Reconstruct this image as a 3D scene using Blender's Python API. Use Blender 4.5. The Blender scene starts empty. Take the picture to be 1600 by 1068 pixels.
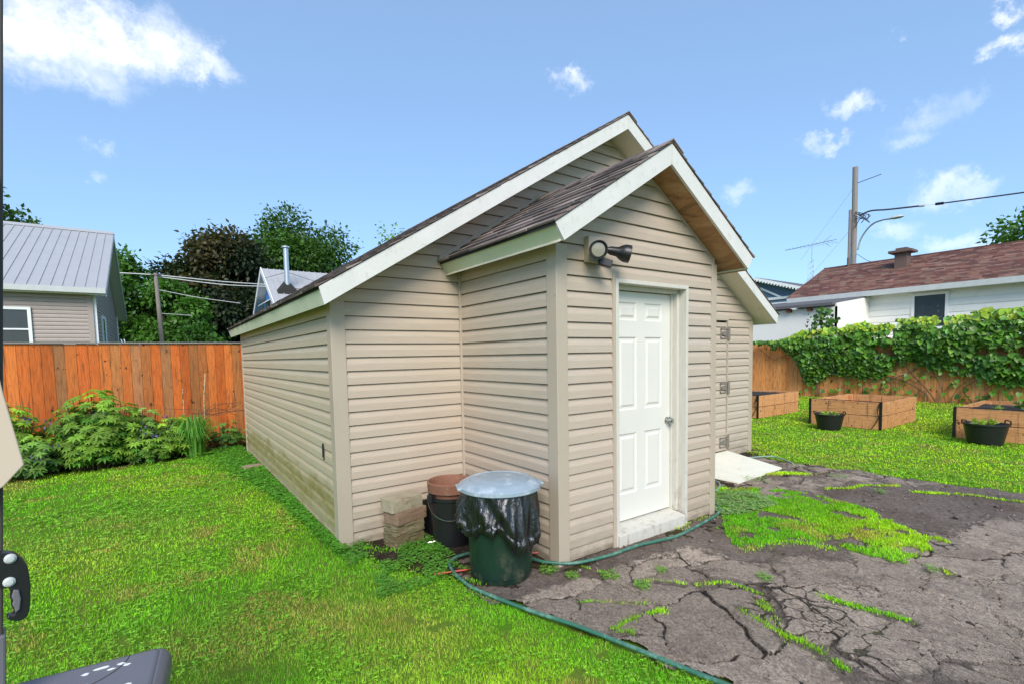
import bpy, math, random
import numpy as np
from mathutils import Matrix, Vector
rng = np.random.default_rng(7); random.seed(7)
S = bpy.context.scene
# ------------------------------------------------------------------ camera
cam = bpy.data.cameras.new('camera'); co = bpy.data.objects.new('camera', cam); S.collection.objects.link(co)
r_ = Vector((0.81854702, -0.57411721, -0.01924088)); u_ = Vector((0.05390185, 0.04341701, 0.9976019)); f_ = Vector((0.57190504, 0.81762118, -0.06648484))
M4 = Matrix(((r_.x, u_.x, -f_.x, -2.3975), (r_.y, u_.y, -f_.y, -2.7458), (r_.z, u_.z, -f_.z, 1.5973), (0, 0, 0, 1)))
co.matrix_world = M4
cam.sensor_fit = 'HORIZONTAL'; cam.sensor_width = 36; cam.lens = 36*766.76/1600
cam.shift_x = (800-788.96)/1600; cam.shift_y = (606.29-534)/1600
cam.clip_start = .05; cam.clip_end = 5000
S.camera = co
# ------------------------------------------------------------------ sky, sun, exposure
SUN = Vector((-.46, -.74, .70)).normalized()
elev = math.asin(SUN.z); az = math.atan2(SUN.x, SUN.y)
w = bpy.data.worlds.new('World'); S.world = w; w.use_nodes = True
nt = w.node_tree; nt.nodes.clear()
class N:
    """small node helper"""
    def __init__(s, nt): s.nt = nt
    def __call__(s, t, ins=None, **props):
        n = s.nt.nodes.new('ShaderNode'+t)
        for k, v in props.items(): setattr(n, k, v)
        for k, v in (ins or {}).items():
            if isinstance(v, bpy.types.NodeSocket): s.nt.links.new(v, n.inputs[k])
            else: n.inputs[k].default_value = v
        return n
    def ramp(s, fac, stops, interp='LINEAR'):
        n = s.nt.nodes.new('ShaderNodeValToRGB'); cr = n.color_ramp; cr.interpolation = interp
        while len(cr.elements) < len(stops): cr.elements.new(.5)
        for e, (p, c) in zip(cr.elements, stops):
            e.position = p; e.color = (c, c, c, 1) if not hasattr(c, '__len__') else (*c, 1)
        s.nt.links.new(fac, n.inputs[0]); return n.outputs[0]
    def mix(s, fac, a, b, mode='MIX'):
        n = s.nt.nodes.new('ShaderNodeMix'); n.data_type = 'RGBA'; n.blend_type = mode; n.clamp_factor = True
        for i, v in ((0, fac), (6, a), (7, b)):
            if isinstance(v, bpy.types.NodeSocket): s.nt.links.new(v, n.inputs[i])
            else: n.inputs[i].default_value = v if i == 0 else (*v, 1)
        return n.outputs[2]
    def math(s, op, a, b=0.0, c=None):
        n = s.nt.nodes.new('ShaderNodeMath'); n.operation = op
        for i, v in enumerate((a, b) if c is None else (a, b, c)):
            if isinstance(v, bpy.types.NodeSocket): s.nt.links.new(v, n.inputs[i])
            else: n.inputs[i].default_value = v
        return n.outputs[0]
    def noise(s, vec, scale, detail=4, rough=.55, dist=0.0, out=0):
        n = s('TexNoise', {'Scale': scale, 'Detail': detail, 'Roughness': rough, 'Distortion': dist})
        if vec is not None: s.nt.links.new(vec, n.inputs['Vector'])
        return n.outputs[out]
n = N(nt)
sky = n('TexSky', sky_type='NISHITA', sun_disc=False, sun_elevation=elev, sun_rotation=az, air_density=1.0, dust_density=1.2, ozone_density=2.0)
tc = n('TexCoord')
CLOUDS = [((-.108,.898,.427),.085,1.0),((-.063,.899,.438),.07,1.0),((-.013,.890,.455),.075,1.1),((.032,.891,.450),.055,1.0),((.075,.887,.447),.038,.85),((-.06,.915,.40),.05,.6),
 ((.5988,.6537,.4627),.027,.6),((.612,.645,.470),.022,.6),((.8729,.3235,.3653),.028,.65),((.9102,.2487,.3311),.036,.33),((.9119,.2707,.3085),.03,.35),((.925,.215,.338),.026,.3),
 ((.8723,.3708,.3188),.02,.35),((.8798,.3511,.3205),.02,.5),((.9464,.2294,.2275),.036,.6),((.958,.20,.225),.026,.5),((.9438,.2763,.1816),.030,.4),((.965,.2136,.1524),.032,.5),
 ((.8382,.4719,.2734),.026,.3),((-.053,.9474,.3156),.02,.35),((.9095,.1571,.3849),.024,.75),((.8936,.1559,.4209),.02,.6),((.8641,.2639,.4285),.018,.45),((-.0595,.9579,.2808),.015,.3),((.98,.12,.16),.03,.3),((.20,.96,.2),.05,.15)]
nz = n.noise(tc.outputs['Generated'], 11, 9, .68, 0, 1)
warp = n('VectorMath', {0: nz, 1: (.5, .5, .5)}, operation='SUBTRACT')
warp = n('VectorMath', {0: warp.outputs[0], 'Scale': .13}, operation='SCALE')
vec = n('VectorMath', {0: tc.outputs['Generated'], 1: warp.outputs[0]}, operation='ADD').outputs[0]
acc = None
for d, rad, amt in CLOUDS:
    dn = Vector(d).normalized()
    df = n('VectorMath', {0: vec, 1: tuple(dn)}, operation='SUBTRACT')
    df = n('VectorMath', {0: df.outputs[0], 1: (1, 1, 1.9)}, operation='MULTIPLY')
    ln = n('VectorMath', {0: df.outputs[0]}, operation='LENGTH')
    v = n('MapRange', {'Value': ln.outputs['Value'], 'From Min': rad*1.45, 'From Max': rad*.1, 'To Min': 0.0, 'To Max': amt}, interpolation_type='SMOOTHSTEP').outputs[0]
    acc = v if acc is None else n.math('MAXIMUM', acc, v)
fine = n.noise(tc.outputs['Generated'], 22, 9, .7)
acc = n.math('MULTIPLY', acc, n.ramp(fine, [(.32, .35), (.6, 1.0)]))
skc = n.mix(1.0, sky.outputs[0], (.74, .92, 1.12), 'MULTIPLY')
lift = n.mix(.24, skc, (5.0, 7.5, 10.4))
skm = n.mix(n.math('MULTIPLY', acc, .85), lift, (9.4, 9.3, 9.8))
bg = n('Background', {'Color': skm, 'Strength': .105})
out = n('OutputWorld', {'Surface': bg.outputs[0]})
sl = bpy.data.lights.new('sun', 'SUN'); sl.energy = 2.5; sl.angle = math.radians(30); sl.color = (1, .925, .81)
so = bpy.data.objects.new('sun', sl); S.collection.objects.link(so); so.rotation_euler = SUN.to_track_quat('Z', 'Y').to_euler()
S.view_settings.view_transform = 'Standard'; S.view_settings.look = 'None'; S.view_settings.gamma = 1; S.view_settings.exposure = .66
S.render.engine = 'CYCLES'
S.cycles.use_denoising = True; S.cycles.max_bounces = 7; S.cycles.diffuse_bounces = 4; S.cycles.transparent_max_bounces = 8

# ------------------------------------------------------------------ materials
MATS = {}
def newmat(name):
    m = bpy.data.materials.new(name); m.use_nodes = True; m.node_tree.nodes.clear(); MATS[name] = m
    return m, N(m.node_tree)
def finish(m, n, col, rough=.7, bump=None, bs=.3, bd=.01, metal=0, spec=.5, trans=None, coat=0):
    p = n('BsdfPrincipled', {'Base Color': col if isinstance(col, bpy.types.NodeSocket) else (*col, 1), 'Roughness': rough, 'Metallic': metal, 'Specular IOR Level': spec, 'Coat Weight': coat})
    if bump is not None:
        b = n('Bump', {'Height': bump, 'Strength': bs, 'Distance': bd}); n.nt.links.new(b.outputs[0], p.inputs['Normal'])
    sh = p.outputs[0]
    if trans:
        t = n('BsdfTranslucent', {'Color': trans[1] if isinstance(trans[1], bpy.types.NodeSocket) else (*trans[1], 1)})
        mx = n('MixShader', {0: trans[0], 1: p.outputs[0], 2: t.outputs[0]}); sh = mx.outputs[0]
    n('OutputMaterial', {'Surface': sh})
    return m
def pos(n, sx=1, sy=1, sz=1):
    g = n('NewGeometry'); v = n('VectorMath', {0: g.outputs['Position'], 1: (sx, sy, sz)}, operation='MULTIPLY')
    return v.outputs[0]
def attr(n, nm='Col'): return n('Attribute', attribute_name=nm).outputs['Color']
def sepz(n): return n('SeparateXYZ', {0: n('NewGeometry').outputs['Position']})
def simple(name, c, rough=.7, var=.12, scale=12, metal=0, bs=.15, spots=None, spec=.5, coat=0, stretch=(1, 1, 1)):
    m, n = newmat(name); v = pos(n, *stretch)
    nz = n.noise(v, scale, 6, .6)
    c = np.array(c); col = n.mix(nz, tuple(c*(1-var*1.6)), tuple(np.minimum(c*(1+var*1.6), .95)))
    if spots:
        sc, lo, hi, sc_col = spots
        col = n.mix(n.ramp(n.noise(v, sc, 5, .65), [(lo, 0), (hi, 1)]), col, sc_col)
    return finish(m, n, col, rough, nz, bs, .005, metal, spec, coat=coat)

def siding_mat(name, base, algae=False):
    m, n = newmat(name)
    streak = n.noise(pos(n, 1.2, 1.2, 22), 3, 5, .6)
    big = n.noise(pos(n), .9, 4, .6)
    grain = n.noise(pos(n, 6, 6, 60), 4, 4, .6)
    b = np.array(base)
    col = n.mix(n.ramp(streak, [(.3, 0), (.7, 1)]), tuple(b*.92), tuple(b*1.06))
    col = n.mix(n.ramp(big, [(.35, 0), (.7, .45)]), col, tuple(b*np.array((.98, .86, .80))))
    dirt = n.ramp(n.noise(pos(n, 1, 1, .35), 34, 3, .7), [(.70, 0), (.76, .55)])
    col = n.mix(dirt, col, (.16, .12, .09))
    z = sepz(n).outputs[2]
    grime = n.math('MULTIPLY', n.ramp(z, [(0, .95), (.14, .35), (.5, 0)]), n.ramp(n.noise(pos(n, 2, 2, 5), 3, 5, .65), [(.3, 0.1), (.65, 1)]))
    col = n.mix(grime, col, (.17, .14, .09))
    if algae:
        nzv = n.noise(pos(n, 1, .8, 1.2), 2.6, 5, .62)
        zz = n.math('ADD', z, n.math('MULTIPLY', n.math('SUBTRACT', nzv, .5), -.45))
        a = n.ramp(zz, [(.02, .1), (.12, .45), (.28, .95), (.42, .75), (.50, .12), (.8, 0)])
        a = n.math('MULTIPLY', a, n.ramp(n.noise(pos(n, 1, 1.5, 5), 3, 5, .7), [(.3, .35), (.6, 1)]))
        col = n.mix(a, col, (.20, .165, .035))
        haze_ = n.ramp(n.noise(pos(n, 1, .7, .7), 1.6, 4, .6), [(.4, 0), (.7, .38)])
        col = n.mix(n.math('MULTIPLY', haze_, n.ramp(z, [(.2, 1), (1.5, .1)])), col, (.33, .31, .14))
    bump = n.math('ADD', n.math('MULTIPLY', grain, .25), n.math('MULTIPLY', big, 1.0))
    return finish(m, n, col, .5, bump, .4, .02, spec=.35)
siding_mat('siding', (.475, .40, .32)); siding_mat('siding_left', (.50, .43, .31), True)
simple('corner_trim', (.435, .365, .285), .45, .05, 3, bs=.05, spots=(18, .68, .75, (.28, .22, .16)))
m, n = newmat('white_fascia'); v = pos(n)
col = n.mix(n.noise(pos(n, 2, 2, 2), 3, 5, .6), (.57, .56, .52), (.72, .71, .68))
col = n.mix(n.ramp(n.noise(pos(n, 3, 3, 3), 5, 6, .75), [(.56, 0), (.68, .5)]), col, (.40, .375, .30))
col = n.mix(n.ramp(n.noise(v, 55, 2, .6), [(.74, 0), (.78, .85)]), col, (.16, .12, .09))
finish(m, n, col, .6, n.noise(pos(n, 3, 3, 3), 14, 5, .6), .25, .006)
simple('grass_bounce_fascia', (.60, .64, .46), .6, .07, 4, spots=(26, .67, .74, (.30, .26, .16)))  # white eave boards; green reflected from the grass is mixed into the colour
m, n = newmat('bare_soffit'); v = pos(n)
col = n.ramp(n.noise(pos(n, 3, 1.2, 3), 2.4, 6, .65, 1.0), [(.3, (.17, .075, .03)), (.5, (.38, .19, .08)), (.66, (.46, .27, .13)), (.75, (.62, .50, .36))])
finish(m, n, col, .7, n.noise(v, 20), .15)
simple('painted_soffit', (.66, .60, .47), .7, .08, 3, spots=(6, .6, .72, (.50, .40, .26)))
m, n = newmat('shingle'); a = attr(n)
g = n.noise(pos(n), 160, 3, .8)
col = n.mix(1.0, a, n.ramp(g, [(.3, (.62, .6, .6)), (.7, (1.4, 1.38, 1.35))]), 'MULTIPLY')
finish(m, n, col, .92, g, .5, .004, spec=.2)
simple('door_paint', (.67, .655, .595), .42, .03, 3, spots=(16, .74, .78, (.42, .38, .30)), bs=.06)
m, n = newmat('weathered_white')
z = sepz(n).outputs[2]
col = n.mix(n.noise(pos(n, 8, 8, 1.5), 4, 6, .7), (.46, .435, .37), (.66, .635, .57))
peel = n.math('MULTIPLY', n.ramp(n.noise(pos(n, 3, 3, 1.5), 4, 7, .7), [(.54, 0), (.66, .8)]), n.ramp(z, [(.0, 1), (.3, .45), (.9, .1), (1, .06)]))
col = n.mix(peel, col, (.27, .21, .14))
finish(m, n, col, .65, n.noise(pos(n, 6, 6, 2), 8, 6, .7), .2, .004)
simple('metal_bright', (.55, .54, .50), .25, .1, 20, metal=1)
simple('old_metal', (.34, .29, .25), .5, .3, 40, metal=.6)
simple('black_plastic', (.012, .012, .014), .38, .2, 12, bs=.1)
simple('lens_glass', (.27, .25, .20), .25, .05, 10, spec=.7, coat=.5)
simple('dark_gap', (.02, .018, .016), .9, .1, 5)
m, n = newmat('can_green'); v = pos(n); z = sepz(n).outputs[2]
col = n.mix(n.noise(pos(n, 3, 3, 1), 5, 5, .6), (.004, .017, .011), (.010, .036, .024))
mud = n.math('MULTIPLY', n.ramp(n.noise(pos(n, 1.2, 1.2, .7), 9, 7, .75), [(.52, 0), (.66, .9)]), n.ramp(z, [(0, 1), (.2, .5), (.30, 0)]))
col = n.mix(mud, col, (.10, .09, .06))
finish(m, n, col, .38, n.noise(v, 25), .12, .004)
simple('lid_grey', (.27, .34, .40), .30, .10, 9, spots=(7, .52, .66, (.44, .50, .56)), coat=.25)
m, n = newmat('bag_black'); col = (.008, .008, .010)
finish(m, n, col, .14, n.noise(pos(n, 1, 1, .35), 13, 5, .6, 2.2), .55, .03, spec=.9)
simple('terracotta', (.20, .085, .05), .8, .2, 14, spots=(12, .6, .7, (.32, .22, .15)))
m, n = newmat('block_stone'); v = pos(n)
a = attr(n); col = n.mix(n.noise(v, 9, 8, .7), (.62, .58, .52), (1.2, 1.15, 1.05)); col = n.mix(1.0, a, col, 'MULTIPLY')
col = n.mix(n.ramp(n.noise(v, 7, 5, .6), [(.58, 0), (.68, .8)]), col, (.21, .11, .065))
finish(m, n, col, .9, n.noise(v, 30, 8, .75), .7, .012)
simple('hose_green', (.04, .145, .10), .38, .15, 10, spots=(14, .5, .7, (.16, .30, .23)))
simple('hose_pale', (.20, .30, .25), .5, .15, 10)
simple('red_plastic', (.45, .06, .03), .5, .2, 20)
simple('board_ramp', (.76, .74, .62), .7, .07, 4, spots=(9, .58, .7, (.62, .55, .36)))
# fence boards: tint per board x knotty grain
def wood(name, gx, strength=1.0, knots=True):
    m, n = newmat(name); a = attr(n)
    g = n.noise(pos(n, *gx), 4, 6, .62, .8)
    col = n.mix(1.0, a, n.ramp(g, [(.25, (.55, .50, .45)), (.5, (1, 1, 1)), (.75, (1.28, 1.3, 1.3))]), 'MULTIPLY')
    if knots:
        k = n.ramp(n.noise(pos(n, 3.2, 3.2, 2.1), 3.6, 3, .5), [(.66, 0), (.70, .9)])
        col = n.mix(k, col, (.055, .022, .01))
        st = n.math('MULTIPLY', n.ramp(n.noise(pos(n, 9, 9, .8), 2.2, 5, .7), [(.54, 0), (.66, .7)]), 1.0)
        col = n.mix(st, col, (.10, .055, .028))
    return finish(m, n, col, .75, g, .3, .005, spec=.25)
wood('fence_wood', (14, 14, 1.1)); wood('bed_wood', (1.2, 1.2, 16))
wood('old_board', (3, .8, 12), knots=False)
simple('rail_grey', (.22, .21, .20), .8, .2, 20); simple('pole_wood', (.26, .22, .19), .85, .2, 8, stretch=(6, 6, .4))
simple('post_dark', (.05, .045, .04), .6, .2, 8)
def leafmat(name, tr=.3, rough=.5, spec=.4):
    m, n = newmat(name); a = attr(n)
    v = n.mix(n.noise(pos(n), 1.3, 3, .6), (.8, .8, .8), (1.22, 1.2, 1.15)); col = n.mix(1.0, a, v, 'MULTIPLY')
    t = n.mix(1.0, col, (1.5, 1.6, .7), 'MULTIPLY')
    return finish(m, n, col, rough, trans=(tr, t), spec=spec)
leafmat('foliage', .28, .5); leafmat('grass_blade', .32, .75, .12); leafmat('vine_leaf', .22, .38, .5); leafmat('flower', .2, .6)
simple('bark', (.12, .09, .065), .9, .3, 20, bs=.5, stretch=(3, 3, .5)); simple('vine_stem', (.10, .065, .04), .9, .25, 30, bs=.4)
m, n = newmat('ground'); v = pos(n)
c1 = n.mix(n.ramp(n.noise(v, 3, 6, .65), [(.4, 0), (.65, 1)]), (.08, .19, .012), (.14, .16, .03))
finish(m, n, c1, .95, n.noise(v, 30, 6, .7), .6, .02, spec=.1)
m, n = newmat('soil'); v = pos(n)
c1 = n.ramp(n.noise(v, 14, 8, .75), [(.3, (.018, .013, .010)), (.5, (.05, .036, .026)), (.62, (.09, .066, .045)), (.75, (.16, .13, .10))])
c1 = n.mix(n.ramp(n.noise(v, 2.6, 4, .6), [(.52, 0), (.64, .7)]), c1, (.07, .075, .02))
finish(m, n, c1, .95, n.noise(v, 40, 8, .8), 1, .03, spec=.1)
m, n = newmat('asphalt'); v = pos(n); sp = sepz(n)
wv = n.noise(v, 2.2, 4, .6, 0, 1)
wv = n('VectorMath', {0: n('VectorMath', {0: wv, 1: (.5, .5, .5)}, operation='SUBTRACT').outputs[0], 'Scale': .34}, operation='SCALE').outputs[0]
wf = n('VectorMath', {0: n('VectorMath', {0: n.noise(v, 16, 4, .65, 0, 1), 1: (.5, .5, .5)}, operation='SUBTRACT').outputs[0], 'Scale': .06}, operation='SCALE').outputs[0]
vv = n('VectorMath', {0: n('VectorMath', {0: v, 1: wv}, operation='ADD').outputs[0], 1: wf}, operation='ADD').outputs[0]
g = n('Attribute', attribute_name='Gravel').outputs['Fac']
wj = n.math('MULTIPLY', n.math('SUBTRACT', n.noise(v, 21, 5, .75), .5), 1.0)
def crack(scale, wlo, whi, sd=1.0, jit=.03):
    t = n('TexVoronoi', {'Vector': vv, 'Scale': scale, 'Randomness': sd}, feature='DISTANCE_TO_EDGE', voronoi_dimensions='2D')
    d_ = n.math('ADD', t.outputs['Distance'], n.math('MULTIPLY', wj, jit)); return n.ramp(d_, [(0, 1), (wlo, .95), (whi, 0)]), t.outputs['Distance']
c3_, e3_ = crack(12, .012, .05, jit=.12)
k3 = n.math('MULTIPLY', c3_, n.ramp(n.noise(v, 1.7, 2, .6), [(.56, 0), (.66, .6)]))
jn_ = n.math('SUBTRACT', n.noise(v, 32, 6, .75), .5)
ea = n.math('ADD', n('Attribute', attribute_name='EdgeA').outputs['Fac'], n.math('MULTIPLY', jn_, .014))
eb_ = n.math('ADD', n('Attribute', attribute_name='EdgeB').outputs['Fac'], n.math('MULTIPLY', jn_, .010))
ck = n.math('MAXIMUM', n.math('MAXIMUM', n.ramp(ea, [(.0034, 1), (.0085, 0)]), n.math('MULTIPLY', n.ramp(eb_, [(.0034, 1), (.0080, 0)]), .9)), k3)
halo = n.math('MULTIPLY', n.ramp(ea, [(.004, 1), (.05, 0)]), n.ramp(n.noise(v, 5, 6, .75), [(.46, 0), (.6, 1)]))
crum = n.math('MULTIPLY', n.ramp(n.noise(v, 2.4, 4, .7), [(.5, 0), (.62, 1)]), n.ramp(n.noise(v, 9, 8, .8), [(.5, 0), (.6, 1)]))
gsc = n.math('ADD', n.math('ADD', g, n.math('ADD', n.math('MULTIPLY', crum, .22), n.math('MULTIPLY', halo, .35))), n.math('MULTIPLY', n.math('SUBTRACT', n.noise(v, 3.2, 10, .8), .5), 1.5))
gm = n.ramp(gsc, [(.44, 0), (.60, 1)])
agg = n('TexVoronoi', {'Vector': v, 'Scale': 110.0}, voronoi_dimensions='2D')
aggc = n.ramp(agg.outputs['Color'], [(0, .55), (.6, 1.0), (.92, 1.35), (1, 1.9)])
slab = n.mix(n.noise(v, 1.3, 5, .65), (.33, .255, .195), (.54, .435, .35))
slab = n.mix(1.0, slab, n.ramp(n('Attribute', attribute_name='SlabTone').outputs['Fac'], [(0, .78), (1, 1.15)]), 'MULTIPLY')
slab = n.mix(n.ramp(n.noise(v, 4.5, 8, .75), [(.48, 0), (.68, .7)]), slab, (.17, .125, .10))
slab = n.mix(n.ramp(n.noise(v, 34, 6, .8), [(.52, 0), (.66, .55)]), slab, (.07, .055, .05))
slab = n.mix(1.0, slab, aggc, 'MULTIPLY')
grv = n.ramp(n.noise(v, 26, 9, .85), [(.32, (.03, .023, .019)), (.45, (.09, .07, .06)), (.56, (.18, .145, .125)), (.70, (.42, .36, .32))])
grv = n.mix(n.ramp(n.noise(v, 1.7, 5, .6), [(.45, 0), (.62, .55)]), grv, (.085, .045, .028))
moss = n.ramp(n.noise(v, 1.5, 4, .6), [(.56, 0), (.66, .9)])
grv = n.mix(.25, grv, slab)
col = n.mix(gm, slab, grv)
ckc = n.mix(moss, (.022, .017, .014), (.07, .085, .015))
col = n.mix(n.math('MULTIPLY', ck, n.math('SUBTRACT', 1.0, n.math('MULTIPLY', gm, .8))), col, ckc)
h = n.math('SUBTRACT', n.math('ADD', n.math('MULTIPLY', n.noise(v, 70, 6, .8), .45), n.math('MULTIPLY', agg.outputs['Distance'], .25)), n.math('MULTIPLY', ck, 1.6))
h = n.math('SUBTRACT', n.math('ADD', h, n.math('MULTIPLY', n.noise(v, 22, 8, .8), .9)), n.math('MULTIPLY', gm, .5))
finish(m, n, col, .88, h, 1.0, .022, spec=.22)
simple('metal_roof', (.46, .45, .45), .45, .06, 2, metal=.25); simple('house_siding', (.36, .30, .265), .6, .08, 4)
simple('white_paint', (.78, .78, .78), .5, .05, 3); simple('white_siding', (.82, .80, .75), .55, .04, 2, spots=(3, .6, .75, (.66, .66, .66)))
simple('glass_dark', (.018, .022, .025), .08, .3, 2, spec=.8); simple('blue_paint', (.06, .20, .50), .6, .06, 4); simple('slate_blue', (.09, .14, .21), .6, .1, 4)
simple('galvanised', (.55, .56, .57), .3, .08, 10, metal=.85); simple('screen_dark', (.03, .04, .045), .3, .25, 5, spots=(9, .66, .69, (.35, .36, .36)))
simple('gutter_grey', (.50, .52, .50), .5, .12, 5); simple('flat_roof_grey', (.11, .105, .11), .85, .25, 6, stretch=(1, 3, 1)); simple('brown_wood', (.13, .045, .02), .8, .2, 8)
simple('chimney_brown', (.13, .085, .07), .8, .2, 20); simple('cable', (.05, .05, .055), .6, .1, 3); simple('cable_white', (.62, .62, .62), .5, .1, 3)
simple('canopy_cloth', (.62, .50, .39), .85, .05, 6, stretch=(1, 1, .3)); simple('grey_plastic', (.14, .135, .15), .42, .08, 5, spots=(40, .69, .71, (.55, .55, .55)), bs=.08)
simple('bird_dropping', (.78, .78, .76), .7, .05, 20); simple('pot_soil', (.02, .015, .012), .95, .5, 60, bs=1)

# ------------------------------------------------------------------ geometry helpers
def tag(o, label=None, cat=None, group=None, kind=None):
    if label: o['label'] = label
    if cat: o['category'] = cat
    if group: o['group'] = group
    if kind: o['kind'] = kind
    return o
def thing(name, label, cat, loc=(0, 0, 0), rz=0, group=None):
    o = bpy.data.objects.new(name, None); S.collection.objects.link(o); o.location = loc; o.rotation_euler = (0, 0, rz); o.empty_display_size = .1
    return tag(o, label, cat, group)
class MB:
    def __init__(s): s.v = []; s.f = []; s.c = []; s.col = (1, 1, 1)
    def add(s, vs, fs, col=None):
        b = len(s.v); s.v += [tuple(map(float, p)) for p in vs]; s.f += [tuple(b+i for i in f) for f in fs]; s.c += [col or s.col]*len(vs); return s
    def hexa(s, p, col=None):  # 8 points: bottom 4 ccw, top 4 ccw
        return s.add(p, [(3, 2, 1, 0), (4, 5, 6, 7), (0, 1, 5, 4), (1, 2, 6, 5), (2, 3, 7, 6), (3, 0, 4, 7)], col)
    def box(s, a, b, col=None):
        (x0, y0, z0), (x1, y1, z1) = a, b
        return s.hexa([(x0, y0, z0), (x1, y0, z0), (x1, y1, z0), (x0, y1, z0), (x0, y0, z1), (x1, y0, z1), (x1, y1, z1), (x0, y1, z1)], col)
    def obox(s, c, ax, half, col=None):  # oriented box: centre, 3 axes, half sizes
        c = Vector(c); X, Y, Z = [Vector(a).normalized()*h for a, h in zip(ax, half)]
        return s.hexa([c-X-Y-Z, c+X-Y-Z, c+X+Y-Z, c-X+Y-Z, c-X-Y+Z, c+X-Y+Z, c+X+Y+Z, c-X+Y+Z], col)
    def prism(s, poly, d, col=None):  # 3d polygon extruded by vector d
        k = len(poly); d = Vector(d); top = [Vector(p)+d for p in poly]
        return s.add(list(poly)+top, [tuple(range(k))[::-1], tuple(range(k, 2*k))]+[(i, (i+1) % k, k+(i+1) % k, k+i) for i in range(k)], col)
    def tube(s, path, rad, seg=8, col=None, caps=True):
        path = [Vector(p) for p in path]; k = len(path); rads = rad if hasattr(rad, '__len__') else [rad]*k
        t0 = (path[1]-path[0]).normalized(); up = Vector((0, 0, 1)) if abs(t0.z) < .9 else Vector((1, 0, 0)); nx = t0.cross(up).normalized(); vs = []
        for i, p in enumerate(path):
            t = (path[min(i+1, k-1)]-path[max(i-1, 0)]).normalized(); nx = (nx-t*nx.dot(t)).normalized(); ny = t.cross(nx)
            vs += [p+(nx*math.cos(a)+ny*math.sin(a))*rads[i] for a in [2*math.pi*j/seg for j in range(seg)]]
        fs = [(i*seg+j, i*seg+(j+1) % seg, (i+1)*seg+(j+1) % seg, (i+1)*seg+j) for i in range(k-1) for j in range(seg)]
        if caps: fs += [tuple(range(seg))[::-1], tuple(range((k-1)*seg, k*seg))]
        return s.add(vs, fs, col)
    def lathe(s, prof, seg=32, c=(0, 0, 0), col=None, fr=None):
        c = Vector(c); vs = []
        for r, z in prof:
            for j in range(seg):
                a = 2*math.pi*j/seg; rr = r*(fr(a, z) if fr else 1); vs.append(c+Vector((rr*math.cos(a), rr*math.sin(a), z)))
        k = len(prof)
        return s.add(vs, [(i*seg+j, i*seg+(j+1) % seg, (i+1)*seg+(j+1) % seg, (i+1)*seg+j) for i in range(k-1) for j in range(seg)]+[tuple(range(seg))[::-1], tuple(range((k-1)*seg, k*seg))], col)
    def build(s, name, mat, parent=None, smooth=False, bevel=0, sharp=35, label=None):
        me = bpy.data.meshes.new(name); me.from_pydata(s.v, [], s.f); me.materials.append(MATS[mat])
        a = me.color_attributes.new('Col', 'FLOAT_COLOR', 'POINT'); a.data.foreach_set('color', np.hstack([np.array(s.c, float), np.ones((len(s.c), 1))]).ravel())
        o = bpy.data.objects.new(name, me); S.collection.objects.link(o)
        if parent: o.parent = parent
        if label: o['label'] = label
        if smooth: me.shade_smooth(); me.set_sharp_from_angle(angle=math.radians(sharp))
        if bevel:
            b = o.modifiers.new('bevel', 'BEVEL'); b.width = bevel; b.segments = 2; b.limit_method = 'ANGLE'
        return o
def npmesh(name, V, F, C, mat, parent=None, smooth=False):
    """V (n,3), F (m,k) one face size, C (n,3)"""
    me = bpy.data.meshes.new(name); nv = len(V); nf, k = F.shape
    me.vertices.add(nv); me.vertices.foreach_set('co', V.astype(np.float32).ravel())
    me.loops.add(nf*k); me.loops.foreach_set('vertex_index', F.astype(np.int32).ravel())
    me.polygons.add(nf); me.polygons.foreach_set('loop_start', np.arange(0, nf*k, k, dtype=np.int32))
    a = me.color_attributes.new('Col', 'FLOAT_COLOR', 'POINT'); a.data.foreach_set('color', np.hstack([C, np.ones((nv, 1))]).astype(np.float32).ravel())
    me.update(calc_edges=True); me.materials.append(MATS[mat])
    if smooth: me.shade_smooth()
    o = bpy.data.objects.new(name, me); S.collection.objects.link(o)
    if parent: o.parent = parent
    return o
def unit(a): return a/np.maximum(np.linalg.norm(a, axis=-1, keepdims=True), 1e-9)
def scatter(P, A, Nn, size, T, F, C):
    """template T (m,3): x across, y along, z up; placed at P along A with normal Nn"""
    A = unit(A); B = unit(np.cross(A, Nn)); U = np.cross(B, A); size = np.asarray(size)
    if size.ndim == 1: size = size[:, None]
    if size.shape[1] == 1: size = np.repeat(size, 3, 1)
    k = len(T); n_ = len(P)
    V = P[:, None]+B[:, None]*(T[None, :, 0:1]*size[:, None, 0:1])+A[:, None]*(T[None, :, 1:2]*size[:, None, 1:2])+U[:, None]*(T[None, :, 2:3]*size[:, None, 2:3])
    FF = (F[None]+(np.arange(n_)*k)[:, None, None]).reshape(-1, F.shape[1])
    return V.reshape(-1, 3), FF, np.repeat(C, k, 0)
def merge(parts):
    V, F, C, b = [], [], [], 0
    for v, f, c in parts: V.append(v); F.append(f+b); C.append(c); b += len(v)
    return np.concatenate(V), np.concatenate(F), np.concatenate(C)
LEAF = (np.array([(0, 0, 0), (.32, .35, .06), (0, 1, -.12), (-.32, .35, .06), (0, .45, -.03)]), np.array([(0, 1, 4), (1, 2, 4), (2, 3, 4), (3, 0, 4)]))
LANCE = (np.array([(0, 0, 0), (.11, .4, .03), (0, 1, -.22), (-.11, .4, .03)]), np.array([(0, 1, 2), (0, 2, 3)]))
HEART = (np.array([(0, 0, 0), (.30, -.12, .03), (.52, .25, .05), (.30, .72, .0), (0, 1.05, -.14), (-.30, .72, .0), (-.52, .25, .05), (-.30, -.12, .03), (0, .42, -.05)]), np.array([(0, 1, 8), (1, 2, 8), (2, 3, 8), (3, 4, 8), (4, 5, 8), (5, 6, 8), (6, 7, 8), (7, 0, 8)]))
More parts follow.
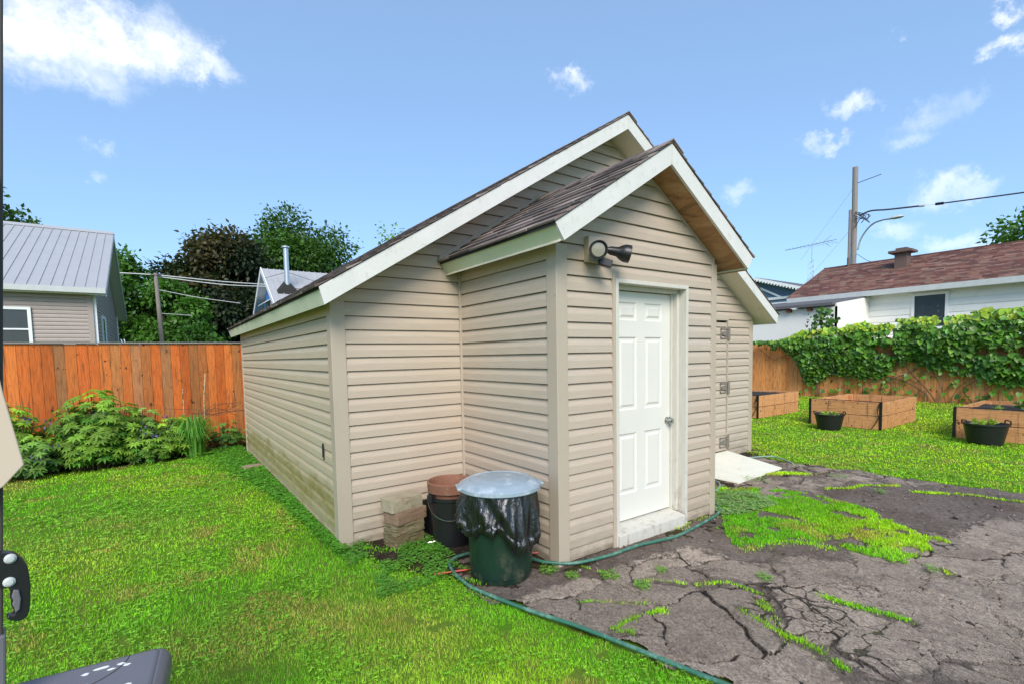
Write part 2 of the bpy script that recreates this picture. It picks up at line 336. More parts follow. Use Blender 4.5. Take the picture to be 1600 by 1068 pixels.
BLADE = (np.array([(-.5, 0, 0), (.5, 0, 0), (-.35, .55, .10), (.35, .55, .10), (0, 1, .34)]), np.array([(0, 1, 3), (0, 3, 2), (2, 3, 4)]))
def inpoly(x, y, poly):
    r = np.zeros(len(x), bool); k = len(poly)
    for i in range(k):
        (x0, y0), (x1, y1) = poly[i], poly[(i+1) % k]
        c = ((y0 > y) != (y1 > y)) & (x < (x1-x0)*(y-y0)/((y1-y0) if y1 != y0 else 1e-9)+x0); r ^= c
    return r
def vnoise(x, y, sc, seed=0):
    """cheap smooth 2d value noise 0..1"""
    x = x*sc; y = y*sc; xi = np.floor(x).astype(int); yi = np.floor(y).astype(int); fx = x-xi; fy = y-yi; fx = fx*fx*(3-2*fx); fy = fy*fy*(3-2*fy)
    def h(a, b):
        v = np.sin(a*127.1+b*311.7+seed*74.7)*43758.5453; return v-np.floor(v)
    return (h(xi, yi)*(1-fx)+h(xi+1, yi)*fx)*(1-fy)+(h(xi, yi+1)*(1-fx)+h(xi+1, yi+1)*fx)*fy
def fbm(x, y, sc, seed=0): return (vnoise(x, y, sc, seed)*.55+vnoise(x, y, sc*2.1, seed+3)*.3+vnoise(x, y, sc*4.3, seed+7)*.15)

# ------------------------------------------------------------------ ground, driveway
MB().add([(-900, -900, -.02), (900, -900, -.02), (900, 900, -.02), (-900, 900, -.02)], [(0, 1, 2, 3)]).build('ground', 'ground')['kind'] = 'structure'
# lawn earth sheet with soft undulation
def gz(x, y): return (fbm(x, y, .9, 5)-.5)*.03
DRIVE = [(-.62, .60), (-.70, .33), (-.76, .10), (-.70, -.1), (-.60, -.45), (-.50, -.74), (-.40, -1.1), (-.32, -1.42), (-.2, -2.2), (-.1, -3), (0, -5), (5.6, -5), (5.35, -3), (5.2, -2), (5.12, -1.3), (5.08, -.8), (4.95, -.2), (4.9, .4), (4.8, .8), (4.72, 1.02), (4.7, 1.38), (2.0, 1.38), (1.9, .2), (.0, .2)]
gx, gy = np.meshgrid(np.linspace(-14, 16.6, 250), np.linspace(-6, 8.2, 150)); X, Y = gx.ravel(), gy.ravel()
Z = gz(X, Y)*.4-.004-.014*inpoly(X, Y, DRIVE); V = np.stack([X, Y, Z], 1); i = np.arange(149)[:, None]*250+np.arange(249)[None]
F = np.stack([i, i+1, i+251, i+250], -1).reshape(-1, 4)
npmesh('lawn_ground', V, F, np.ones((len(V), 3)), 'ground', smooth=True)['kind'] = 'structure'
st = .0125; xs = np.arange(-.95, 5.7, st); ys = np.arange(-4.6, 1.42, st); gx, gy = np.meshgrid(xs, ys); X, Y = gx.ravel(), gy.ravel()
jx = (fbm(X, Y, 5, 11)-.5)*.28; jy = (fbm(X, Y, 5, 12)-.5)*.28
inside = inpoly(X+jx, Y+jy, DRIVE)
band = np.exp(-((Y+.55*(X-3.0)+.85)/.55)**2)                      # loose band sweeping from the ramp to the lower right
wallband = np.exp(-(np.maximum(0, -Y-.05)/.22)**2)*(X < 2.4)*.9
rightdirt = np.clip((X-2.2)/1.6, 0, 1)*.9
STRIPS = [([(1.02, -1.43), (1.06, -1.62), (1.09, -1.82)], .055, 1), ([(.46, -1.17), (.42, -1.32), (.36, -1.48)], .05, 1), ([(.37, -1.46), (.35, -1.65), (.30, -1.79)], .045, 1), ([(.63, -1.18), (.52, -1.38)], .05, .7), ([(-.34, -.84), (-.2, -.83), (-.05, -.84), (.05, -.88)], .04, 1), ([(-.34, -.86), (-.28, -.95)], .05, .7), ([(1.3, -.75), (1.55, -.72), (1.85, -.88), (1.9, -1.1)], .10, .6), ([(3.85, .50), (4.1, .35), (4.3, .1)], .08, .9), ([(2.2, .2), (2.6, .35), (2.9, .42)], .10, .9), ([(.10, -.12), (.13, -.3)], .06, .35), ([(.55, -.80), (.75, -.95), (.78, -1.15)], .05, .4), ([(4.3, -.9), (4.6, -1.3), (4.75, -1.9)], .06, .4), ([(3.7, -.35), (4.15, -.5), (4.5, -.75)], .06, .45), ([(-1.1, 1.36), (-.95, 1.1), (-.70, .98), (-.62, .85)], .10, .55), ([(1.34, -.02), (2.05, -.1)], .08, .3), ([(.15, -1.95), (.05, -2.15)], .05, .9), ([(-.6, .0), (-.66, .2)], .04, .4), ([(2.1, -1.72), (2.0, -1.78)], .05, .2),([(-.28,-.5),(-.12,-.62),(.05,-.78)],.03,.25),([(.25,-.55),(.45,-.75)],.035,.3)]
near = np.exp(-((X-.35)**2/.25+(Y+2.1)**2/.12))*.6
sdirt = np.zeros(len(X))
for pl, wd, dn in STRIPS:
    for (a0, b0), (a1, b1) in zip(pl, pl[1:]):
        t_ = np.clip(((X-a0)*(a1-a0)+(Y-b0)*(b1-b0))/((a1-a0)**2+(b1-b0)**2), 0, 1); sdirt = np.maximum(sdirt, np.exp(-((X-a0-t_*(a1-a0))**2+(Y-b0-t_*(b1-b0))**2)/(wd*1.5)**2))
grav = np.clip(.04+.45*sdirt+.75*band+wallband+.45*rightdirt*(Y > -1.6)+near+.5*np.exp(-((X-1.9)**2/1.2+(Y+.75)**2/.35)), 0, 1)
def voro(X, Y, cell, seed, chunk=40000):
    """distance to cell edge and cell id of a jittered-grid voronoi"""
    def site(ci, cj):
        h1 = np.sin(ci*127.1+cj*311.7+seed)*43758.5453; h2 = np.sin(ci*269.5+cj*183.3+seed)*43758.5453; return (ci+.05+.9*(h1-np.floor(h1)))*cell, (cj+.05+.9*(h2-np.floor(h2)))*cell
    ci, cj = np.floor(X/cell), np.floor(Y/cell); best = np.full(len(X), 9e9); bi = np.zeros(len(X)); bj = np.zeros(len(X)); bx = np.zeros(len(X)); by = np.zeros(len(X))
    for a in range(-2, 3):
        for b in range(-2, 3):
            sx, sy = site(ci+a, cj+b); d = (sx-X)**2+(sy-Y)**2; m_ = d < best; best = np.where(m_, d, best); bi = np.where(m_, ci+a, bi); bj = np.where(m_, cj+b, bj); bx = np.where(m_, sx, bx); by = np.where(m_, sy, by)
    e = np.full(len(X), 9e9)
    for a in range(-2, 3):
        for b in range(-2, 3):
            sx, sy = site(ci+a, cj+b); dx, dy = sx-bx, sy-by; L_ = np.hypot(dx, dy); d = np.abs(((X-(sx+bx)/2)*dx+(Y-(sy+by)/2)*dy)/np.maximum(L_, 1e-6)); e = np.where(L_ > 1e-6, np.minimum(e, d), e)
    return e, bi, bj, bx, by
wx = X+(fbm(X, Y, 2.3, 91)-.5)*.36+(fbm(X, Y, 12, 92)-.5)*.055; wy = Y+(fbm(X, Y, 2.3, 93)-.5)*.36+(fbm(X, Y, 12, 94)-.5)*.055
eb, bi, bj, bx_, by_ = voro(wx*.8, wy, .40, 3.3); es, si, sj, sx_, sy_ = voro(wx, wy*1.1, .155, 8.1)
hb = lambda i_, j_, q_: (lambda v_: v_-np.floor(v_))(np.sin(i_*12.9+j_*78.2+q_)*43758.5)
allig = np.clip((fbm(X, Y, .95, 95)-.50)*9, 0, 1)
wide_ = .35+1.1*np.clip((fbm(X, Y, 1.6, 96)-.3)*2, 0, 1)
allig = np.clip((fbm(X, Y, 1.3, 95)-.44)*8, 0, 1)
fade_ = np.clip(grav*1.3-.62, 0, 1)
edge_a = eb/wide_+fade_*.012; edge_b = es/wide_+(1-allig)*.03+fade_*.03
crk = np.clip(1-eb/(.016*wide_), 0, 1)*(1-fade_)
tilt = (hb(bi, bj, 1)-.5)*.014+((wx*.8-bx_)*(hb(bi, bj, 2)-.5)+(wy-by_)*(hb(bi, bj, 3)-.5))*.05+allig*((hb(si, sj, 4)-.5)*.006+((wx-sx_)*(hb(si, sj, 5)-.5))*.05)
zz = .014+(fbm(X, Y, 2.2, 21)-.5)*.016+(fbm(X, Y, 30, 22)-.5)*.005*(.5+grav)+tilt*(1-.8*grav)-grav*.008-crk*.012
V = np.stack([X, Y, zz], 1); nx_, ny_ = len(xs), len(ys); i = np.arange(ny_-1)[:, None]*nx_+np.arange(nx_-1)[None]
F = np.stack([i, i+1, i+nx_+1, i+nx_], -1).reshape(-1, 4); F = F[inside[F].all(1)]
o = npmesh('driveway', V, F, np.ones((len(V), 3)), 'asphalt', smooth=True); o['kind'] = 'structure'
a = o.data.attributes.new('Gravel', 'FLOAT', 'POINT'); a.data.foreach_set('value', grav.astype(np.float32))
for nm_, ar_ in (('EdgeA', edge_a), ('EdgeB', edge_b)): a = o.data.attributes.new(nm_, 'FLOAT', 'POINT'); a.data.foreach_set('value', ar_.astype(np.float32))
a = o.data.attributes.new('SlabTone', 'FLOAT', 'POINT'); a.data.foreach_set('value', hb(bi, bj, 6).astype(np.float32))
# bare soil beside the shed walls
SOIL = [(-1.30, 1.5), (-1.18, 1.15), (-1.12, .75), (-.95, .50), (-.80, .38), (-.72, .0), (-.4, -.1), (0, -.2), (2.05, -.35), (2.3, .3), (4.9, .2), (4.95, 1.0), (5.4, 1.2), (5.5, 1.6), (-1.0, 1.6)]
xs = np.arange(-1.5, 5.7, .03); ys = np.arange(-.5, 1.7, .03); gx, gy = np.meshgrid(xs, ys); X, Y = gx.ravel(), gy.ravel()
ins = inpoly(X+(fbm(X, Y, 5, 31)-.5)*.3, Y+(fbm(X, Y, 5, 32)-.5)*.3, SOIL); zz = .003+(fbm(X, Y, 9, 33)-.45)*.022
i = np.arange(len(ys)-1)[:, None]*len(xs)+np.arange(len(xs)-1)[None]; F = np.stack([i, i+1, i+len(xs)+1, i+len(xs)], -1).reshape(-1, 4); F = F[ins[F].all(1)]
npmesh('soil', np.stack([X, Y, zz], 1), F, np.ones((len(X), 3)), 'soil', smooth=True)['kind'] = 'structure'
xs = np.arange(-7, -1.1, .06); ys = np.arange(6.5, 8.0, .06); gx, gy = np.meshgrid(xs, ys); X, Y = gx.ravel(), gy.ravel(); zz = .012+(fbm(X, Y, 5, 33)-.4)*.06
i = np.arange(len(ys)-1)[:, None]*len(xs)+np.arange(len(xs)-1)[None]; F = np.stack([i, i+1, i+len(xs)+1, i+len(xs)], -1).reshape(-1, 4); ins = Y > 6.9-.22*(X+3)*0+(fbm(X, Y, 2, 9)-.5)*.4
F = F[ins[F].all(1)]; npmesh('flowerbed_soil', np.stack([X, Y, zz], 1), F, np.ones((len(X), 3)), 'soil', smooth=True)['kind'] = 'structure'

# ------------------------------------------------------------------ the shed
E_ = .115
def siding(mb, P0, D, Nn, inter, z0, z1, e=E_, zoff=0.0, dep=.018, breaks=()):
    """horizontal lap siding; inter(z) -> list of (s0, s1)"""
    P0, D, Nn = Vector(P0), Vector(D), Vector(Nn); pts = []
    k = math.floor((z0-zoff)/e)
    while zoff+k*e < z1:
        b = zoff+k*e
        for dz, o in ((0, -.014), (.0001, .003+dep), (.50*e, .003+dep*.93), (.58*e, .003+dep*.80), (.90*e, .003+dep*.12), (e-.0052, .003), (e-.005, -.014), (e-.0002, -.014)): pts.append((b+dz, o))
        k += 1
    for bz in breaks:
        for j in range(len(pts)-1):
            if pts[j][0] < bz < pts[j+1][0]:
                t = (bz-pts[j][0])/(pts[j+1][0]-pts[j][0]); oo = pts[j][1]+t*(pts[j+1][1]-pts[j][1]); pts[j+1:j+1] = [(bz-.0001, oo), (bz+.0001, oo)]; break
    for (za, oa), (zb, ob) in zip(pts, pts[1:]):
        za_, zb_ = max(za, z0), min(zb, z1)
        if zb_ < za_ or zb < z0 or za > z1: continue
        if zb > za:
            oa2 = oa+(ob-oa)*(za_-za)/(zb-za); ob2 = oa+(ob-oa)*(zb_-za)/(zb-za)
        else: oa2, ob2 = oa, ob
        ia, ib = inter(za_+1e-5), inter(zb_-1e-5)
        for (s0, s1), (t0, t1) in zip(ia, ib):
            if s1-s0 < 1e-3 and t1-t0 < 1e-3: continue
            f = lambda s_, z_, o_: P0+D*s_+Nn*o_+Vector((0, 0, z_))
            mb.add([f(s0, za_, oa2), f(s1, za_, oa2), f(t1, zb_, ob2), f(t0, zb_, ob2)], [(0, 1, 2, 3)])
    return mb
SHC = [(.16, .128, .118), (.21, .165, .15), (.12, .10, .095), (.27, .22, .20), (.18, .14, .125), (.10, .085, .08)]
def shingles(mb, O, A, U, L, H, exp=.14, tab=.30, th=.009, cols=SHC, seed=1, tilt=.0):
    """O eave corner, A unit along eave, U unit up the slope; slabs lap over each other"""
    rr = random.Random(seed); O, A, U = Vector(O), Vector(A), Vector(U); Nn = A.cross(U).normalized()
    if Nn.z < 0: Nn = -Nn
    k = 0; h = 0
    while h < H-.01:
        s = -rr.random()*tab*.9; hh = min(exp*1.25, H-h)
        while s < L:
            wd = tab*rr.choice((.45, .7, 1, 1.2)); a0, a1 = max(s, 0), min(s+wd-.004, L)
            if a1-a0 > .01:
                c = rr.choice(cols); f = rr.uniform(.8, 1.2); c = tuple(min(1, x*f) for x in c); lip = rr.uniform(-.008, .012); t = th*rr.uniform(.8, 1.5)
                p = lambda s_, h_, n_: O+A*s_+U*h_+Nn*n_
                mb.hexa([p(a0, h-lip, .001), p(a1, h-lip, .001), p(a1, h+hh, .0), p(a0, h+hh, .0), p(a0, h-lip, t+.006), p(a1, h-lip, t+.006), p(a1, h+hh, .002), p(a0, h+hh, .002)], c)
            s += wd
        h += exp; k += 1
    return mb
shed = thing('shed', 'beige vinyl-sided garden shed with a gabled entry porch and white door', 'shed', (1, 1.4, 0))
def sp(mb, name, mat, parent=shed, **kw):
    o = mb.build(name, mat, parent, **kw)
    if parent is shed: o.location = (-1, -1.4, 0)
    return o
RX, RZ, SL = 2.05, 4.267, .617; SZ = 4.115      # main ridge, soffit apex height
AX, AZ, AS, AW = 1.0, 3.242, .63, 1.98; ASZ = 3.085
XL, XR, YB = -1.22, 5.25, 6.8
mg = lambda z: (max(XL, RX-(SZ-z)/SL), min(XR, RX+(SZ-z)/SL))
ag = lambda z: (max(0, AX-(ASZ-z)/AS), min(AW, AX+(ASZ-z)/AS))
DX0, DX1, DZ = .600, 1.555, 2.19
def ai(z):
    a, b = ag(z)
    return [(a, DX0), (DX1, b)] if z < DZ else [(a, b)]
SD0, SD1, SDZ = 3.40, 4.56, 2.05
def mi(z):
    a, b = mg(z)
    if z < SDZ and z > .10: return [(a, SD0), (SD1, b)]
    return [(a, b)]
def mi_front(mb):
    siding(mb, (0, 1.397, 0), (1, 0, 0), (0, -1, 0), lambda z: [mg(z)], 0, .10)
    siding(mb, (0, 1.397, 0), (1, 0, 0), (0, -1, 0), lambda z: [(mg(z)[0], SD0), (SD1, mg(z)[1])], .10, SDZ)
    siding(mb, (0, 1.397, 0), (1, 0, 0), (0, -1, 0), lambda z: [mg(z)], SDZ, SZ-.03); return mb
sp(siding(siding(MB(), (0, 0, 0), (1, 0, 0), (0, -1, 0), ai, .02, DZ), (0, 0, 0), (1, 0, 0), (0, -1, 0), lambda z: [ag(z)], DZ, ASZ-.02), 'wall', 'siding')
sp(siding(MB(), (0, 1.397, 0), (0, -1, 0), (-1, 0, 0), lambda z: [(0, 1.397)], .0, 2.45), 'wall', 'siding')
sp(siding(MB(), (AW, 0, 0), (0, 1, 0), (1, 0, 0), lambda z: [(0, 1.397)], .02, 2.45), 'wall', 'siding')
sp(mi_front(MB()), 'wall', 'siding')
sp(siding(MB(), (XL, YB, 0), (0, -1, 0), (-1, 0, 0), lambda z: [(0, YB-1.397)], .06, 2.10), 'wall', 'siding_left', label='long side wall with green algae along its lowest courses')
sp(siding(MB(), (XR, 1.397, 0), (0, 1, 0), (1, 0, 0), lambda z: [(0, YB-1.397)], .0, 2.10), 'wall', 'siding')
sp(siding(MB(), (0, YB, 0), (-1, 0, 0), (0, 1, 0), lambda z: [(-mg(z)[1], -mg(z)[0])], 0, SZ-.03), 'wall', 'siding')
def post(name, x0, y0, x1, y1, z0, z1, mat='corner_trim'): sp(MB().box((x0, y0, z0), (x1, y1, z1)), name, mat, bevel=.004)
post('corner_post', -.026, -.026, .082, .085, -.01, 2.40); post('corner_post', AW-.055, -.026, AW+.026, .06, -.01, 2.42)
post('corner_post', XL-.026, 1.371, XL+.095, 1.485, -.02, 2.07); post('corner_post', XR-.075, 1.371, XR+.026, 1.46, 0, 2.06)
post('corner_post', XL-.026, YB-.06, XL+.06, YB+.026, 0, 2.06); post('corner_post', XR-.06, YB-.06, XR+.026, YB+.026, 0, 2.06)
post('corner_trim', -.036, 1.355, -.0, 1.379, 0, 2.5); post('corner_trim', AW, 1.355, AW+.036, 1.379, 0, 2.5)
# weathered skirt board under the long left wall
mb = MB(); cs = [(.36, .27, .18), (.30, .23, .15), (.40, .31, .22)]
for k in range(3): mb.box((XL-.004, 1.42+k*1.8, -.03), (XL+.03, 1.42+(k+1)*1.8-.01, .062), cs[k])
mb.box((XL-.03, 1.36, -.04), (XL+.02, 1.44, .05), cs[0]); sp(mb, 'skirt_board', 'old_board')
# roofs
def roof(xc, zc, sl, half, y0, y1, fas, seed, name='roof', soff='painted_soffit', sofz=None, cut=.07):
    ca = 1/math.hypot(1, sl); L = half/ca
    for sgn in (-1, 1):
        U = Vector((-sgn*ca, 0, sl*ca)); O = Vector((xc+sgn*half, y0-.015, zc-sl*half+.004))
        mb = MB()
        # deck
        mb.prism([(xc+sgn*half, y0, zc-sl*half-.025), (xc+sgn*.001, y0, zc-.025), (xc+sgn*.001, y0, zc), (xc+sgn*half, y0, zc-sl*half)], (0, y1-y0, 0), (.05, .045, .045))
        Oo = O-U*.02
        shingles(mb, Oo, (0, 1, 0), U, y1-y0+.03, L+.025, seed=seed+sgn)
        r = sp(mb, name, 'shingle')
        # soffit board under the slope
        s2 = half-.055
        mb = MB().prism([(xc+sgn*s2, y0+.022, sofz-sl*s2), (xc+sgn*.002, y0+.022, sofz), (xc+sgn*.002, y0+.022, sofz+.012), (xc+sgn*s2, y0+.022, sofz-sl*s2+.012)], (0, y1-y0-.044, 0))
        sp(mb, 'soffit', soff[0] if sgn < 0 else soff[1])
        # rake fascia boards front and back
        zt = zc-.004
        for yy in (y0-.004, y1-.018):
            mb = MB().prism([(xc+sgn*half, yy, zt-sl*half), (xc+sgn*.0015, yy, zt), (xc+sgn*.0015, yy, sofz-.006), (xc+sgn*(half-cut), yy, sofz-.006-sl*(half-cut))], (0, .022, 0))
            sp(mb, 'rake_fascia', 'white_fascia')
        # eave fascia, square to the slope
        t = Vector((sgn*ca*-1, 0, sl*ca)); a = Vector((xc+sgn*(half-.001), 0, zt-sl*half-.002)); b = Vector((xc+sgn*(half-cut), 0, sofz-.006-sl*(half-cut)))
        mb = MB().prism([a+Vector((0, y0+.02, 0)), b+Vector((0, y0+.02, 0)), b+Vector((-sgn*.02, y0+.02, .008)), a+Vector((-sgn*.02, y0+.02, -.005))], (0, y1-y0-.04, 0))
        sp(mb, 'eave_fascia', fas)
    # ridge caps
    mb = MB(); y = y0-.02; rr = random.Random(seed)
    while y < y1:
        c = rr.choice(SHC); e = min(y+.17, y1+.02)
        for sgn in (-1, 1): mb.prism([(xc, y, zc+.022), (xc+sgn*.13, y, zc+.022-.13*sl), (xc+sgn*.13, y, zc+.030-.13*sl), (xc, y, zc+.032)], (0, e-y, -.006), c)
        y += .15
    sp(mb, 'ridge_cap', 'shingle')
roof(RX, RZ, SL, 3.445, 1.10, 7.10, 'grass_bounce_fascia', 3, soff=('painted_soffit', 'painted_soffit'), sofz=SZ, cut=.035)
roof(AX, AZ, AS, 1.225, -.25, 1.392, 'grass_bounce_fascia', 9, soff=('painted_soffit', 'bare_soffit'), sofz=ASZ, cut=.078)
# beige flashing where the porch roof meets the gable, and gable-edge channel on both walls
ca = 1/math.hypot(1, AS)
mb = MB()
for sgn in (-1, 1): mb.prism([(AX+sgn*1.24, 1.352, AZ-AS*1.24+.0), (AX+sgn*.001, 1.352, AZ), (AX+sgn*.001, 1.352, AZ+.055), (AX+sgn*1.24, 1.352, AZ-AS*1.24+.055)], (0, .027, 0))
sp(mb, 'flashing', 'corner_trim')
mb = MB()
for sgn in (-1, 1): mb.prism([(AX+sgn*.93, -.022, ASZ-AS*.93-.004), (AX+sgn*.001, -.022, ASZ-.004), (AX+sgn*.001, -.022, ASZ-.028), (AX+sgn*.93, -.022, ASZ-AS*.93-.028)], (0, .02, 0))
sp(mb, 'gable_trim', 'corner_trim')
mb = MB()
for sgn in (-1, 1): mb.prism([(RX+sgn*3.15, 1.375, SZ-SL*3.15-.004), (RX+sgn*.001, 1.375, SZ-.004), (RX+sgn*.001, 1.375, SZ-.030), (RX+sgn*3.15, 1.375, SZ-SL*3.15-.030)], (0, .02, 0))
sp(mb, 'gable_trim', 'corner_trim')
# inner dark backing so gaps stay dark
sp(MB().box((XL+.03, 1.43, 0), (XR-.03, YB-.03, 1.9)), 'dark_backing', 'dark_gap')
# door: channel, frame, slab, sill
mb = MB().box((.566, -.026, -.01), (.598, .0, 2.235)); sp(mb, 'door_channel', 'corner_trim')
mb = MB(); mb.box((.600, -.030, .0), (.632, .15, 2.19)); mb.box((1.523, -.030, -.01), (1.555, .15, 2.19)); mb.box((.632, -.030, 2.158), (1.523, .15, 2.19))
mb.box((.632, .055, 2.125), (1.523, .15, 2.158)); mb.box((1.490, .045, .12), (1.523, .15, 2.125)); mb.box((.632, .055, .12), (.66, .15, 2.125)); mb.box((1.470, .09, .12), (1.490, .15, 2.125)); mb.box((1.555, -.012, -.01), (1.566, .0, 2.2))
sp(mb, 'door_frame', 'weathered_white', bevel=.003)
mb = MB(); mb.box((.61, -.055, .0), (1.49, .15, .105)); mb.prism([(.634, -.055, .105), (.634, .16, .135), (.634, .16, .105)], (.856, 0, 0)); sp(mb, 'door_sill', 'weathered_white', bevel=.006)
# six panel slab
def panel_door(mb, x0, x1, z0, z1, y, panels):
    xs = sorted({x0, x1, *[p[0] for p in panels], *[p[1] for p in panels]}); zs = sorted({z0, z1, *[p[2] for p in panels], *[p[3] for p in panels]})
    for a, b in zip(xs, xs[1:]):
        for c, d in zip(zs, zs[1:]):
            if any(p[0] <= a and b <= p[1] and p[2] <= c and d <= p[3] for p in panels): continue
            mb.add([(a, y, c), (b, y, c), (b, y, d), (a, y, d)], [(0, 1, 2, 3)])
    for a, b, c, d in panels:
        prev = [(a, y, c), (b, y, c), (b, y, d), (a, y, d)]
        for ins, dy in ((.012, .010), (.028, .010), (.046, .001)):
            cur = [(a+ins, y+dy, c+ins), (b-ins, y+dy, c+ins), (b-ins, y+dy, d-ins), (a+ins, y+dy, d-ins)]
            for i in range(4): mb.add([prev[i], prev[(i+1) % 4], cur[(i+1) % 4], cur[i]], [(0, 1, 2, 3)])
            prev = cur
        mb.add(prev, [(0, 1, 2, 3)])
    mb.add([(x0, y, z0), (x0, y, z1), (x0, y+.03, z1), (x0, y+.03, z0)], [(0, 1, 2, 3)]); mb.add([(x0, y, z0), (x1, y, z0), (x1, y+.03, z0), (x0, y+.03, z0)], [(0, 3, 2, 1)])
    return mb
pans = [(a, b, c, d) for a, b in ((.775, 1.012), (1.118, 1.355)) for c, d in ((1.875, 2.03), (1.11, 1.735), (.375, .905))]
door = sp(panel_door(MB(), .655, 1.478, .145, 2.118, .112, pans), 'door', 'door_paint')
kb = MB(); kx, ky, kz = 1.430, .112, .972
def lathe_y(mb, prof, c, seg=20, d=(0, -1, 0)):
    d = Vector(d).normalized(); q = d.to_track_quat('Z', 'Y').to_matrix(); t = MB().lathe(prof, seg); c = Vector(c)
    return mb.add([q @ Vector(p)+c for p in t.v], t.f)
lathe_y(kb, [(.034, 0), (.034, .006), (.014, .010), (.013, .03), (.026, .04), (.030, .052), (.024, .064), (.001, .068)], (kx, ky, kz)); k = kb.build('door_knob', 'metal_bright', door, smooth=True)
kb = MB().box((1.47, .100, .95), (1.476, .112, 1.0)); kb.build('strike_plate', 'metal_bright', door)
# hinged side door in the gable wall
mb = siding(MB(), (0, 1.388, 0), (1, 0, 0), (0, -1, 0), lambda z: [(SD0+.02, SD1-.035)], .115, SDZ-.04)
sd = sp(mb, 'side_door', 'siding')
mb = MB().box((SD1-.012, 1.366, .10), (SD1+.016, 1.394, SDZ+.03)); mb.box((SD0-.016, 1.366, .10), (SD0+.012, 1.394, SDZ+.03)); mb.box((SD0+.012, 1.366, SDZ), (SD1-.012, 1.394, SDZ+.03))
mb.box((SD1-.034, 1.370, .115), (SD1-.024, 1.392, SDZ-.03)); mb.box((SD0+.02, 1.370, SDZ-.045), (SD1-.024, 1.392, SDZ-.032)); mb.build('trim', 'corner_trim', sd)
for hz in (1.86, 1.06, .24):
    mb = MB().box((SD1-.20, 1.352, hz-.075), (SD1-.19, 1.362, hz+.075)); mb.box((SD1-.20, 1.352, hz+.063), (SD1-.03, 1.362, hz+.075)); mb.box((SD1-.20, 1.352, hz-.075), (SD1-.03, 1.362, hz-.063))
    mb.prism([(SD1-.17, 1.356, hz-.018), (SD1-.03, 1.356, hz-.045), (SD1-.03, 1.356, hz+.045), (SD1-.17, 1.356, hz+.018)], (0, .006, 0))
    mb.box((SD1+.0, 1.345, hz-.10), (SD1+.03, 1.364, hz+.10)); mb.tube([(SD1-.008, 1.352, hz-.09), (SD1-.008, 1.352, hz+.09)], .009, 8); mb.build('hinge', 'old_metal', sd)
for v in sd.children: pass
# dark slotted bracket on the long side wall
mb = MB(); mb.tube([(XL-.026, 1.745, .70), (XL-.026, 1.745, .83), (XL-.026, 1.76, .845), (XL-.026, 1.775, .83), (XL-.026, 1.775, .72)], .006, 6); tag(mb.build('wall_hook', 'black_plastic'), 'small black metal hook on the long side wall of the shed', 'hook')

# ------------------------------------------------------------------ floodlight on the porch gable
fl = thing('floodlight', 'twin-head black outdoor floodlight with motion sensor above the white door', 'floodlight', (.33, -.02, 2.36))
def fp(mb, name, mat, parent=fl, **kw):
    o = mb.build(name, mat, parent, **kw)
    if parent is fl: o.location = (-.33, .02, -2.36)
    return o
fp(MB().box((.262, -.070, 2.285), (.412, -.014, 2.475)), 'mounting_box', 'corner_trim', bevel=.004)
fp(lathe_y(MB(), [(.055, 0), (.055, .012), (.03, .02), (.001, .022)], (.345, -.070, 2.37)), 'cover_plate', 'black_plastic', smooth=True)
BELL = [(.020, -.135), (.026, -.12), (.024, -.10), (.032, -.085), (.036, -.04), (.056, -.012), (.066, .01), (.067, .045), (.060, .045), (.055, .022), (.001, .020)]
d1 = Vector((-.45, -.86, -.12)); c1 = Vector((.262, -.155, 2.352)); h1 = fp(lathe_y(MB(), BELL, c1, 26, d1), 'lamp_head', 'black_plastic', smooth=True)
lathe_y(MB(), [(.054, 0), (.050, .006), (.001, .010)], c1+d1.normalized()*.024, 26, d1).build('lens', 'lens_glass', h1, smooth=True)
d2 = Vector((.84, -.60, -.22)); c2 = Vector((.528, -.165, 2.355)); h2 = fp(lathe_y(MB(), [(a_, b_*1.15) for a_, b_ in BELL], c2, 26, d2), 'lamp_head', 'black_plastic', smooth=True)
lathe_y(MB(), [(.054, 0), (.050, .006), (.001, .010)], c2+d2.normalized()*.026, 26, d2).build('lens', 'lens_glass', h2, smooth=True)
fp(MB().tube([(.35, -.085, 2.385), (.385, -.11, 2.39), c2-d2.normalized()*.13], .013, 10).tube([(.335, -.085, 2.385), (.31, -.09, 2.37), c1-d1.normalized()*.10], .013, 10), 'arm', 'black_plastic', smooth=True)
fp(MB().obox((.365, -.135, 2.272), ((.8, -.55, -.3), (.55, .8, 0), (.2, -.1, 1)), (.050, .034, .027)).tube([(.345, -.085, 2.34), (.35, -.12, 2.29)], .012, 8), 'sensor', 'black_plastic', bevel=.006)

# ------------------------------------------------------------------ trash can
BC = (-.43, .16, 0)
tc_ = thing('trash_can', 'dark green trash can under a grey lid with a black bag hanging over its rim', 'trash can', BC)
fl_ = lambda a_, z: 1+.012*(math.cos(a_*9) > .75)-(.02 if abs((a_-4.05+math.pi) % (2*math.pi)-math.pi) < .05 else 0)
MB().lathe([(.19, .004), (.212, .01), (.216, .06), (.228, .30), (.236, .50), (.244, .60), (.252, .61), (.252, .655), (.24, .655), (.225, .05)], 90, fr=lambda a_, z: fl_(a_, z) if .02 < z < .6 else 1).build('can_body', 'can_green', tc_, smooth=True, sharp=50)
lid = MB().lathe([(.001, .722), (.10, .722), (.19, .716), (.200, .709), (.212, .709), (.222, .716), (.250, .708), (.268, .697), (.276, .690), (.290, .686), (.299, .678), (.300, .655), (.294, .650), (.28, .652), (.26, .67)], 64).build('lid', 'lid_grey', tc_, smooth=True, sharp=40)
for a_ in (2.75, 5.9):
    c, s_ = math.cos(a_), math.sin(a_); mb = MB().obox((c*.295, s_*.295, .668), ((c, s_, 0), (-s_, c, 0), (0, 0, 1)), (.020, .07, .010)); mb.build('lid_handle', 'lid_grey', lid, bevel=.006)
